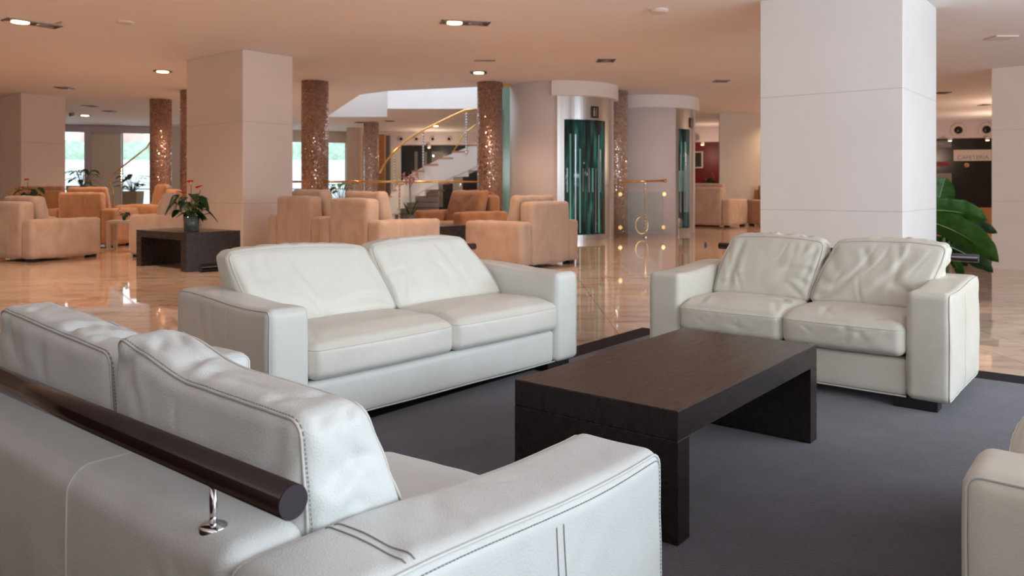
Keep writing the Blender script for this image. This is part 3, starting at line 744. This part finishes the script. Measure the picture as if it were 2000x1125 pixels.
# ------------------------------------------------------------------ main stair
t = thing('staircase', 'white curved staircase climbing to the right behind the brass railing', 'staircase', (-2.5, 20, 0), 0)
px = [940, 915, 885, 856, 829, 805, 785, 768, 754, 744, 738, 735, 735, 738]
py = [20.0, 20.0, 20.0, 20.0, 20.05, 20.2, 20.4, 20.7, 21.0, 21.35, 21.7, 22.0, 22.3, 22.6]
XS = [(x-1000)/1526*20+2.5 for x in px]; YS = [y-20 for y in py]
zt = [2.325-.165*i for i in range(14)]
bm = bmesh.new(); tr = bmesh.new()
for i in range(1, 14):
    x1_, y1_, x0_, y0_ = XS[i-1], YS[i-1], XS[i], YS[i]
    z = zt[i]; zb = max(0.0, z-.62)
    dx, dy = x1_-x0_, y1_-y0_; l_ = math.hypot(dx, dy); nx_, ny_ = -dy/l_, dx/l_
    if ny_ < 0: nx_, ny_ = -nx_, -ny_
    wallseg(bm, (x0_, y0_), (x1_, y1_), zb, z, .08)
    prism(tr, [(x0_-.03, y0_-.03), (x1_, y1_-.03), (x1_+nx_*1.4, y1_+ny_*1.4), (x0_+nx_*1.4-.03, y0_+ny_*1.4)], z, z+.035)
    wallseg(bm, (x0_, y0_), (x0_+nx_*1.4, y0_+ny_*1.4), z-.17, z, .03)
# the smooth white lower string
n = 13; lo_ = []
for i in range(14):
    zb = max(0, zt[i]-.62)
    lo_.append(bm.verts.new((XS[i], YS[i]-.02, zb)))
hi_ = [bm.verts.new((XS[i], YS[i]-.02, max(0, zt[i]-.02))) for i in range(14)]
for i in range(13): bm.faces.new((lo_[i], lo_[i+1], hi_[i+1], hi_[i]))
un = [bm.verts.new((XS[i]+.1, YS[i]+1.4, max(0, zt[i]-.62))) for i in range(14)]
for i in range(13): bm.faces.new((lo_[i], un[i], un[i+1], lo_[i+1]))
bmesh.ops.recalc_face_normals(bm, faces=bm.faces[:]); bmesh.ops.recalc_face_normals(tr, faces=tr.faces[:])
obj('stringer', bm, M['white'], t); obj('treads', tr, M['orange_wood'], t)['label'] = 'warm stone treads'
def PS(x, y, Z=20.0): return ((x-1000)/1526*Z+2.5, Z-20.0, 1.1+(366-y)/1526*Z)
rp = [PS(742, 338), PS(748, 326), PS(757, 312), PS(771, 295), PS(790, 278), PS(808, 265), PS(827, 254), PS(850, 243), PS(880, 228), PS(908, 215.5), PS(932, 213)]
rp = [(x, -.03, z) for x, y, z in rp]
bm = bmesh.new(); tube(bm, rp, .026, 10); obj('handrail', bm, M['brass'], t, True)
bm = bmesh.new(); tube(bm, [PS(885, 297, 21.2), PS(893, 284, 21.2), PS(905, 262, 21.2), PS(930, 243, 21.2)], .02, 8); obj('handrail', bm, M['brass'], t, True)
for x, y0_, y1_ in ((771, 296, 372), (827, 257, 334), (911, 217, 298)):
    a_ = PS(x, y0_); b_ = PS(x, y1_)
    crystal_post(t, a_[0], -.04, a_[2], b_[2])
bm = bmesh.new()
rg = [[bm.verts.new(p) for p in ((x, -.055, z-.85), (x, -.045, z-.85), (x, -.045, z-.14), (x, -.055, z-.14))] for x, y, z in rp]
for i in range(len(rg)-1):
    for q in range(4): bm.faces.new((rg[i][q], rg[i+1][q], rg[i+1][(q+1) % 4], rg[i][(q+1) % 4]))
bm.faces.new(rg[0][::-1]); bm.faces.new(rg[-1]); bmesh.ops.recalc_face_normals(bm, faces=bm.faces[:])
obj('glass_panel', bm, M['glass'], t)
# stair handrail glimpsed in front of the left windows
t = thing('stair_handrail', 'thin brass handrail rising in front of the left windows', 'handrail', (-9.6, 19.9, 0), 0)
def PL(x, y, Z=20.0): return ((x-1000)/1526*Z+9.6, Z-19.9, 1.1+(366-y)/1526*Z)
bm = bmesh.new(); tube(bm, [PL(222, 412), PL(221, 372), PL(214, 358), PL(215, 349), PL(224, 338), PL(240, 325), PL(254, 314), PL(287, 288), PL(330, 210, 20.6), PL(352, 170, 20.8)], .02, 8); obj('rail', bm, M['brass'], t, True)
a_ = PL(237, 327); crystal_post(t, a_[0], a_[1], a_[2]); a_ = PL(333, 205, 20.6); crystal_post(t, a_[0], a_[1], a_[2], 1.9)
# ------------------------------------------------------------------ far shop front and signs
t = thing('shop_front', 'dark glazed shop front far behind the staircase', 'shop front', (-4.5, 31.6, 0), 0)
obj('frame', bbox(0, 3.1, .1, .2, 0, 2.8), M['dark'], t)
for x, w_, m_ in ((.55, .12, 'grey_panel'), (.95, .10, 'grey_panel'), (1.25, .45, 'poster'), (1.75, .30, 'dark'), (2.1, .4, 'sign_pale')):
    obj('door_leaf', bbox(x, x+w_, .06, .1, .3, 2.55), M[m_], t)
obj('counter', bbox(2.35, 3.4, -.8, -.3, 0, 1.0, .01), M['dark_brown'], t)
def diffuser(x, y, z, rz, label, r=.15):
    t = thing('air_diffuser', label, 'air vent', (x, y, z), rz, 'round air nozzles on the far soffit')
    bm = bmesh.new(); lathe(bm, [(r, 0), (r, .02), (r*.86, .03), (r*.55, .015), (r*.5, .0)], 28); o = obj('ring', bm, M['sign_white'], t, True); o.rotation_euler = (R(90), 0, 0)
    bm = bmesh.new(); lathe(bm, [(r*.5, .0), (r*.5, .03), (r*.3, .05), (.001, .06)], 20); o = obj('nozzle', bm, M['black'], t, True); o.rotation_euler = (R(90), 0, 0)
for k_, x_ in enumerate((783, 813, 845, 877)): diffuser((x_-1000)/1526*31.15, 31.17, 3.03, 0, '%s of four small round air nozzles in the white band behind the stair' % ('leftmost', 'second from left', 'third from left', 'rightmost')[k_], .11)
for x_, lb in ((1871, 'round black air nozzle above the dark shop window right of the big pillar'), (1926, 'round black air nozzle cut by the edge of the cream stone wall at right')):
    # on the soffit line S2-S3
    k = (x_-1000)/1526; d_ = (S3[0]-S2[0], S3[1]-S2[1]); tt = (k*S2[1]-S2[0])/(d_[0]-k*d_[1])
    X_ = S2[0]+d_[0]*tt; Y_ = S2[1]+d_[1]*tt
    diffuser(X_+.0, Y_-.02, 3.00, math.degrees(math.atan2(d_[1], d_[0])), lb, .24)
ang = math.degrees(math.atan2(S3[1]-S2[1], S3[0]-S2[0]))
o_ = off(S2, S3, .66, .40)
t = thing('shop_front', 'dark shop window with posters seen in the gap right of the big white pillar', 'shop front', (*o_, -.37), ang)
obj('frame', bbox(-1.2, 2.6, 0, .1, .8, 3.12), M['dark'], t)
obj('sill', bbox(-1.2, 2.6, -.25, .1, 0, .80, .01), M['orange_wood'], t)
pn = obj('poster', bbox(-.2, 1.17, -.03, 0, 1.10, 1.95), M['poster'], t)
obj('photograph', bbox(.33, .67, -.045, -.03, 1.62, 1.87), M['dark_brown'], pn)
bm = bmesh.new()
for k in range(3): box(bm, .60, 1.13, -.04, -.03, 1.38+.07*k, 1.395+.07*k)
obj('text_lines', bm, M['dark'], pn)
for k in (.43, .55):
    obj('face', bbox(k-.03, k+.03, -.055, -.045, 1.68, 1.79), M['poster'], pn)
obj('red_band', bbox(-.2, 1.1, -.03, 0, 2.18, 2.34), M['poster_red'], t)
obj('grey_band', bbox(-.3, 1.17, -.02, 0, 2.82, 3.05), M['grey_panel'], t)
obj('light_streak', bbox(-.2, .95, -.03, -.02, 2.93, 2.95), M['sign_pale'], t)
def text(s, size, m, parent, loc, name='lettering', ext=.004, rx=90):
    cu = bpy.data.curves.new(name, 'FONT'); cu.body = s; cu.size = size; cu.extrude = ext; cu.align_x = 'LEFT'
    tmp = bpy.data.objects.new('t', cu); COL.objects.link(tmp)
    dg = bpy.context.evaluated_depsgraph_get(); me = bpy.data.meshes.new_from_object(tmp.evaluated_get(dg)); bpy.data.objects.remove(tmp)
    me.materials.clear(); me.materials.append(m)
    o = bpy.data.objects.new(name, me); COL.objects.link(o); o.parent = parent; o.location = loc; o.rotation_euler = (R(rx), 0, 0); return o
sg = obj('sign_board', bbox(1.22, 2.35, -.06, -.03, 2.36, 2.73), M['sign_white'], t)
text('CAFETERIA', .19, M['sign_grey'], sg, (1.33, -.062, 2.41))
bm = bmesh.new(); lathe(bm, [(.0001, -.02), (.075, -.02), (.075, .02), (.0001, .02)], 20); o = obj('lamp_disc', bm, M['orange_wood'], t); o.rotation_euler = (R(90), 0, 0); o.location = (1.62, -.04, 2.22)
# wall monitor on the red wall
o_ = off(S2, S3, .055, .44)
t = thing('wall_monitor', 'flat screen with white frame hanging on the red wall', 'monitor', (*o_, 1.8), ang)
obj('bezel', bbox(-.75, .25, -.03, .03, 0, .62, .01), M['sign_white'], t); obj('screen', bbox(-.70, .19, -.035, -.028, .05, .57), M['screen'], t)
# ------------------------------------------------------------------ ceiling fittings
LAMPS = []
def downlight(x, y, kind, label, lit=True, size=.3, rz=0, z=H):
    t = thing('ceiling_downlight', label, 'ceiling light', (x, y, z), rz, 'recessed ceiling downlights')
    n_ = {'double': 3, 'square': 1, 'round': 1}[kind]
    s = size
    if kind == 'round':
        bm = bmesh.new(); lathe(bm, [(s/2, 0), (s/2, -.012), (s/2-.03, -.014), (s/2-.04, 0)], 28); obj('frame', bm, M['lamp_frame'], t, True)
    else:
        hx = s/2*(1.7 if kind == 'double' else 1); hy = s/2*(.62 if kind == 'double' else 1)
        bm = bmesh.new()
        for q in ((-hx, hx, -hy, -hy+.02), (-hx, hx, hy-.02, hy), (-hx, -hx+.02, -hy, hy), (hx-.02, hx, -hy, hy)): box(bm, *q, -.014, 0)
        obj('frame', bm, M['lamp_frame'], t)
        obj('well', bbox(-hx+.02, hx-.02, -hy+.02, hy-.02, -.006, 0), M['lamp_well'], t)
    for i in range(2 if kind == 'double' else 1):
        cx = (-.14 if i == 0 else .14) if kind == 'double' else 0
        on = lit and (i == 0)
        rr = .085 if kind == 'double' else s*.26
        bm = bmesh.new(); lathe(bm, [(rr+.015, -.008), (rr+.015, -.02), (rr, -.022), (rr*.9, -.01), (.0001, -.009)], 24, cx=cx)
        obj('lamp', bm, M['lamp_on'] if on else M['lamp_off'], t)
    if lit:
        l = bpy.data.lights.new('downlight_beam', 'SPOT'); l.energy = 120; l.color = WARM; l.spot_size = R(120); l.spot_blend = .8; l.shadow_soft_size = .08
        o = bpy.data.objects.new('downlight_beam', l); COL.objects.link(o); o.parent = t; o.location = (0, 0, -.06)
    return t
downlight(-.62, 10.33, 'double', 'long recessed twin downlight above the middle, one lamp lit, largest on the ceiling', True, .38, 12)
downlight(-6.2, 10.1, 'double', 'recessed twin downlight at the top left corner beside the ceiling step', True, .38, -38+90, H-.055)
downlight(-6.55, 14.65, 'round', 'small lit round downlight left of the square cream pillar', True, .34)
downlight(-.63, 14.8, 'square', 'small lit square downlight just before the right mosaic column', True, .30)
downlight(1.61, 13.4, 'square', 'unlit square downlight above the first lift', False, .30)
downlight(4.28, 16.0, 'square', 'small square downlight between second lift and big pillar', False, .30)
downlight(-9.8, 17.1, 'square', 'unlit pale downlight above the left pier', False, .3)
downlight(-11.3, 20.9, 'square', 'dark downlight, nearer of two before the left windows', False, .3)
downlight(-11.5, 22.3, 'square', 'dark downlight, farther of two before the left windows', False, .3)
downlight(-12.9, 23.6, 'round', 'lit round downlight nearest the left windows', True, .34)
downlight(9.9, 18.0, 'square', 'square downlight seen through the gap right of the big pillar, nearer one', False, .3)
downlight(12.5, 20.6, 'square', 'square downlight seen through the gap right of the big pillar, farther one', False, .3)
downlight(-5.1, 26.2, 'square', 'dark downlight under the upper floor left of the pale column', False, .3)
downlight(-4.0, 25.6, 'square', 'dark downlight under the upper floor right of the pale column', False, .3)
downlight(7.2, 21.3, 'square', 'small downlight in front of the far cream wall', False, .3)
downlight(-2.7, 27.6, 'square', 'lit downlight behind the stair rail', True, .3)
def fitting(name, x, y, label, cat, bm, m='detector', z=H):
    o = obj(name, bm, M[m], None, False); o.location = (x, y, z); tag(o, label, cat)
def disc(r, h): bm = bmesh.new(); lathe(bm, [(.0001, 0), (r, 0), (r, -h*.5), (r*.8, -h), (.0001, -h)], 28); return bm
fitting('smoke_detector', 1.80, 9.59, 'white round smoke detector near the top of the picture', 'smoke detector', disc(.12, .04))
fitting('smoke_detector', -5.1, 10.3, 'faint round ceiling disc near the ceiling step', 'smoke detector', disc(.11, .02))
fitting('ceiling_vent', 7.1, 11.35, 'small square ceiling plate right of the big white pillar', 'vent', bbox(-.16, .16, -.16, .16, -.02, 0))
fitting('ceiling_vent', -.47, 13.4, 'slim slotted ceiling vent above the right mosaic column', 'vent', bbox(-.18, .18, -.05, .05, -.012, 0), 'lamp_off')
fitting('security_camera', -12.9, 22.9, 'dark dome camera hanging before the left windows', 'camera', disc(.08, .11), 'lamp_off')
# added warm spots without fittings, for general warm light across the lounge
for i, (u, v) in enumerate([(1.5, 8.2), (4, 7.2), (6.5, 6.2), (10.5, 7.4), (4.2, 10.6), (7.3, 14.6), (4.6, 15.6), (9.2, 17.6), (14, 5.6), (19.8, 7.4), (12.2, 15.4), (13.5, 19.5), (22.5, 8), (3, 19.5)]):
    x, y = G(u, v)
    l = bpy.data.lights.new('warm_fill_spot', 'SPOT'); l.energy = 190; l.color = WARM; l.spot_size = R(140); l.spot_blend = .9; l.shadow_soft_size = .12
    o = bpy.data.objects.new('warm_fill_spot', l); COL.objects.link(o); o.location = (x, y, H-.05)
for (x, y, z, e) in ((6.9, 27.0, 2.3, 30), (14.2, 22.8, 2.2, 70), (-3.0, 29.8, 2.3, 50), (12.5, 19.5, 2.3, 60)):
    l = bpy.data.lights.new('shop_light', 'POINT'); l.energy = e; l.color = (1, .7, .5); l.shadow_soft_size = .03
    o = bpy.data.objects.new('shop_light', l); COL.objects.link(o); o.location = (x, y, z)
# small spot heads under the far soffits
def spot_head(x, y, z, label):
    t = thing('spot_head', label, 'spotlight', (x, y, z), 0, 'little spot heads under the far soffits')
    bm = bmesh.new(); lathe(bm, [(.05, 0), (.07, .02), (.07, .10), (.03, .12)], 16); obj('housing', bm, M['sign_white'], t, True)
    bm = bmesh.new(); lathe(bm, [(.0001, -.004), (.05, -.004), (.05, .0)], 16); obj('bulb', bm, M['lamp_on'], t)
spot_head(-3.28, 30.9, 2.66, 'tiny glowing spotlight head over the stair treads in the distance')
spot_head(6.75, 27.7, 2.60, 'tiny spotlight head over the red wall')
spot_head(15.4, 25.3, 2.62, 'glowing spotlight head above the cafeteria sign')
spot_head(14.35, 25.6, 2.62, 'pale spotlight head at the top of the dark shop window')
# ------------------------------------------------------------------ plants
def leaf(bm, base, tip, width, droop=.1, fold=.15, n=8, heart=False):
    base = Vector(base); tip = Vector(tip); d = tip-base; ln = d.length; d.normalize()
    side = d.cross(Vector((0, 0, 1)))
    if side.length < .05: side = Vector((1, 0, 0))
    side.normalize(); up = side.cross(d).normalized()
    rows = []
    for i in range(n+1):
        t = i/n
        wd = width*(math.sin(PI*min(1, t*1.0+.0))**.6)*(1.15-.5*t) if not heart else width*(1-t)**.55*min(1, .35+t*4)
        c = base+d*ln*t - Vector((0, 0, 1))*droop*ln*t*t
        rows.append([bm.verts.new(c+side*wd*.5*s + up*abs(s)*wd*fold) for s in (-1, -.5, 0, .5, 1)])
    for i in range(n):
        for j in range(4): bm.faces.new((rows[i][j], rows[i][j+1], rows[i+1][j+1], rows[i+1][j]))
def big_leaf(parent, base, tip, width, up=.3, roll=0, m='leaf'):
    base = Vector(base); tip = Vector(tip); d = (tip-base); ln = d.length; dn = d.normalized()
    side = dn.cross(Vector((0, 0, 1))).normalized(); side = (Matrix.Rotation(roll, 3, dn) @ side).normalized(); nrm = side.cross(dn).normalized()
    bm = bmesh.new(); n = 26; rows = []; mid = []
    for i in range(n+1):
        t = i/n
        c = base+d*t + Vector((0, 0, 1))*up*ln*(t*(1-t))*1.6
        wd = width*(min(1, t*5)**.6)*(1-max(0, (t-.55)/.45)**2.2)**.8 + .004
        mid.append(c - nrm*.004)
        row = []
        for j in range(-6, 7):
            s = j/6
            rip = .006*math.sin(i*1.9+s*3)*abs(s) + (.010*math.sin(i*.9)*abs(s))
            row.append(bm.verts.new(c+side*wd*.5*s + nrm*(abs(s)**1.3*wd*.13+rip)))
        rows.append(row)
    for i in range(n):
        for j in range(12): bm.faces.new((rows[i][j], rows[i][j+1], rows[i+1][j+1], rows[i+1][j]))
    bmesh.ops.solidify(bm, geom=bm.faces[:], thickness=.0015)
    o = obj('leaf', bm, M[m], parent, True)
    bm = bmesh.new(); tube(bm, [p+nrm*.008 for p in mid], [.008*(1-.7*i/n) for i in range(n+1)], 6); obj('midrib', bm, M['rib'], o, True)
# large-leafed plant behind the loveseat, right of the white pillar: placed about 6.9 m away
PX, PY = 5.85, 10.6
t = thing('banana_plant', 'large broad-leafed green plant half hidden by the white pillar behind the loveseat', 'potted plant', (PX, PY, -.37), 0)
bm = bmesh.new(); lathe(bm, [(.20, 0), (.27, .26), (.28, .26), (.25, .23), (.001, .22)], 28); obj('pot', bm, M['pot_grey'], t, True)
for dx, dy in ((0, 0), (.06, .04), (-.05, .06)):
    bm = bmesh.new(); tube(bm, [(dx, dy, .22), (dx*1.5, dy, .65), (dx*2.0, dy, 1.1)], [.035, .028, .02], 8); obj('stalk', bm, M['stem'], t, True)
def PP(x, y, Z): return ((x-1000)/1526*Z-PX, Z-PY, 1.47-(y-366)/1526*Z)
big_leaf(t, PP(1808, 432, 10.5), PP(1951, 512, 10.1), .44, .22, R(-52))
big_leaf(t, PP(1800, 412, 10.6), PP(1929, 430, 10.4), .34, .16, R(-62), 'leaf')
big_leaf(t, PP(1850, 436, 10.7), PP(1948, 455, 10.6), .20, .12, R(-60), 'leaf_dark')
big_leaf(t, PP(1822, 425, 10.7), PP(1846, 346, 10.7), .36, .0, R(70), 'leaf')
big_leaf(t, PP(1850, 480, 10.6), PP(1940, 532, 10.5), .22, .12, R(-60), 'leaf_dark')
big_leaf(t, PP(1850, 490, 10.6), PP(1882, 548, 10.5), .16, .1, R(-50), 'leaf')
big_leaf(t, PP(1806, 470, 10.6), PP(1890, 520, 10.8), .34, .1, R(-40), 'leaf_dark')
def anthurium(name, label, x, y, z, s, seed, blooms=3, potm='pot_green', nl=24, jar=True, dark=True):
    rng = random.Random(seed)
    t = thing(name, label, 'potted plant', (x, y, z), 0)
    bm = bmesh.new(); lathe(bm, [(.06*s, 0), (.085*s, .16*s), (.09*s, .16*s), (.08*s, .13*s), (.001, .13*s)], 24); obj('pot', bm, M[potm], t, True)
    if jar:
        bm = bmesh.new(); lathe(bm, [(.09*s, 0.001), (.10*s, .19*s), (.097*s, .19*s), (.087*s, .006)], 24); obj('glass_jar', bm, M['jar'], t, True)
    lf = bmesh.new(); st = bmesh.new()
    for i in range(nl):
        a_ = 2*PI*i/nl*1.618*2; rd = rng.uniform(.05, .24)*s; hh = rng.uniform(.20, .50)*s
        b_ = Vector((math.cos(a_)*rd, math.sin(a_)*rd, hh))
        tube(st, [(0, 0, .12*s), (b_.x*.4, b_.y*.4, .12*s+(hh-.12*s)*.7), tuple(b_)], .006*s, 5)
        e = b_+Vector((math.cos(a_)*.11*s, math.sin(a_)*.11*s, -rng.uniform(.02, .16)*s))
        leaf(lf, b_-(e-b_)*.15, e, .15*s, .15, .10, 7, True)
    bmesh.ops.solidify(lf, geom=lf.faces[:], thickness=.002)
    o = obj('foliage', lf, M['leaf_dark' if dark else 'leaf'], t, True); o['kind'] = 'stuff'
    obj('stems', st, M['stem'], t, True)
    for i in range(blooms):
        a_ = [3.6, 5.0, 6.1, 1.5, 2.4][i]; rd = (.10+.05*(i % 2))*s; hh = (.46+.07*((i*2) % 3))*s
        c = Vector((math.cos(a_)*rd*1.3, math.sin(a_)*rd, hh))
        bm = bmesh.new(); leaf(bm, c-Vector((.05*s*math.cos(a_), .0, -.02*s)), c+Vector((.05*s*math.cos(a_), -.03*s, .05*s)), .11*s, -.1, .18, 7, True); bmesh.ops.solidify(bm, geom=bm.faces[:], thickness=.003)
        o = obj('bloom', bm, M['bloom'], t, True)
        bm = bmesh.new(); tube(bm, [tuple(c), (c.x, c.y-.02*s, c.z+.06*s)], .006*s, 6); obj('spadix', bm, M['spadix'], o)
        bm = bmesh.new(); tube(bm, [(0, 0, .12*s), (c.x*.5, c.y*.5, hh*.7), tuple(c)], .005*s, 5); obj('bloom_stem', bm, M['stem'], t)
    return t
anthurium('potted_anthurium', 'red anthurium in a green pot inside a glass jar on the dark end table', -4.35, 10.6, .51, 1.05, 4)
anthurium('potted_anthurium', 'small red anthurium behind the suede back at the far left', -9.45, 15.3, .55, 1.1, 7, 2)
anthurium('potted_anthurium', 'small dark leafy plant in front of the armchair left of the round column', -6.75, 13.6, .53, .42, 9, 0, nl=12, jar=False)
anthurium('potted_anthurium', 'red flowered plant behind the suede sofa near the red wall', 5.75, 22.75, .85, 1.0, 12, 3)
def pot_plant(label, x, y, w_, h, s, seed, sq=True, cone=False):
    rng = random.Random(seed)
    t = thing('potted_plant', label, 'potted plant', (x, y, 0), 0)
    bm = bmesh.new(); lathe(bm, [(w_*.38, 0), (w_*.5, h), (w_*.47, h), (w_*.45, h-.04), (.001, h-.05)], 4 if sq else 28, PI/4, PI/4+2*PI); obj('pot', bm, M['pot_grey'] if sq else M['sign_white'], t, not sq)
    lf = bmesh.new(); st = bmesh.new()
    for i in range(22):
        a_ = i*2.4; rd = rng.uniform(.1, .35)*s; hh = h+rng.uniform(.12, .5)*s
        b_ = Vector((math.cos(a_)*rd, math.sin(a_)*rd, hh)); tube(st, [(0, 0, h-.05), tuple(b_)], .007, 5)
        leaf(lf, b_, b_+Vector((math.cos(a_)*.26*s, math.sin(a_)*.26*s, rng.uniform(-.1, .1)*s)), .16*s, .3, .1, 7)
    bmesh.ops.solidify(lf, geom=lf.faces[:], thickness=.002)
    o = obj('foliage', lf, M['leaf'], t, True); o['kind'] = 'stuff'; obj('stems', st, M['stem'], t)
    return t
pot_plant('leafy plant in a tall pale pot behind the long brass railing', -4.2, 19.2, .62, .78, .95, 3, False)
pot_plant('leafy green plant in a grey planter in front of the square window pier', -12.55, 22.8, .85, 1.15, 1.0, 5)
pot_plant('thin leafed plant in a square grey pot before the right hand left window', -10.3, 21.2, .62, 1.0, .95, 6)
# orchid
t = thing('potted_orchid', 'pink orchid in a glass pot on the low table in front of the staircase', 'potted plant', (-1.62, 12.4, .50), 0)
bm = bmesh.new(); lathe(bm, [(.08, 0), (.095, .17), (.09, .17), (.075, .02), (.001, .02)], 24); obj('pot', bm, M['jar'], t, True)
bm = bmesh.new(); lathe(bm, [(.001, .02), (.07, .02), (.078, .12), (.001, .12)], 20); obj('soil', bm, M['dark_brown'], t)
lf = bmesh.new()
for a_, e_, l_ in ((2.9, .06, .34), (2.2, .24, .25), (.4, .25, .26), (.9, .30, .28), (0.0, .16, .2)):
    leaf(lf, (0, 0, .13), (math.cos(a_)*l_*.8, math.sin(a_)*.08, .13+e_), .07, .0, .12)
bmesh.ops.solidify(lf, geom=lf.faces[:], thickness=.004); obj('foliage', lf, M['leaf_dark'], t, True)
bm = bmesh.new(); tube(bm, [(0, 0, .1), (.0, 0, .4), (-.01, 0, .72)], .006, 6); tube(bm, [(.012, 0, .1), (.02, 0, .45), (.0, 0, .66)], .005, 6); obj('stem', bm, M['stem'], t)
for i, (x, z) in enumerate(((-.10, .78), (-.06, .70), (.01, .76), (.06, .70), (.11, .78), (.0, .66))):
    bm = bmesh.new()
    for k in range(5):
        a_ = 2*PI*k/5+i; leaf(bm, (x, -.01, z), (x+math.cos(a_)*.065, -.03, z+math.sin(a_)*.065), .055, 0, .1, 5)
    bmesh.ops.solidify(bm, geom=bm.faces[:], thickness=.002); obj('flower', bm, M['orchid'], t, True)
# ------------------------------------------------------------------ outside the back windows
struct(obj('floor', slab_poly([(-60, 32), (30, 33), (30, 90), (-60, 90)], [], -.25, -.2), M['pave']))
for i, (x, y, w_, h) in enumerate(((-22.5, 44, 6, 3.7), (-13, 50, 6, 4.3))):
    bm = bmesh.new(); bmesh.ops.create_grid(bm, x_segments=2, y_segments=2, size=.1); bm.free()
    c = Cush(w_/2, h/2, .7, .3, (.3, .1, .1), amp=.35, seed=i, fmap=lambda p, x=x, y=y, h=h: Vector((p.x, p.z, p.y+h/2)))
    o = obj('hedge', c.mesh(.3), M['hedge'], None, True); o.location = (x, y, -.2); tag(o, ['green hedge outside the left windows, farther left', 'green hedge outside the right hand left window'][i], 'hedge'); o['group'] = 'hedges outside'
t = thing('garden_wall', 'bright white garden wall outside the left windows', 'wall', (-19, 40, -.2), 0); obj('wall_panel', bbox(-12, 14, 0, .2, 0, 2.7), M['pave'], t)
t = thing('awning', 'pink awning beyond the leftmost window', 'awning', (-23.6, 46, 0), 0)
obj('canopy', bbox(-1.4, 1.6, -1, 1, 3.3, 4.4, .2), M['awning'], t); obj('post', bbox(-.06, .06, -.06, .06, 0, 3.3), M['grey_panel'], t)
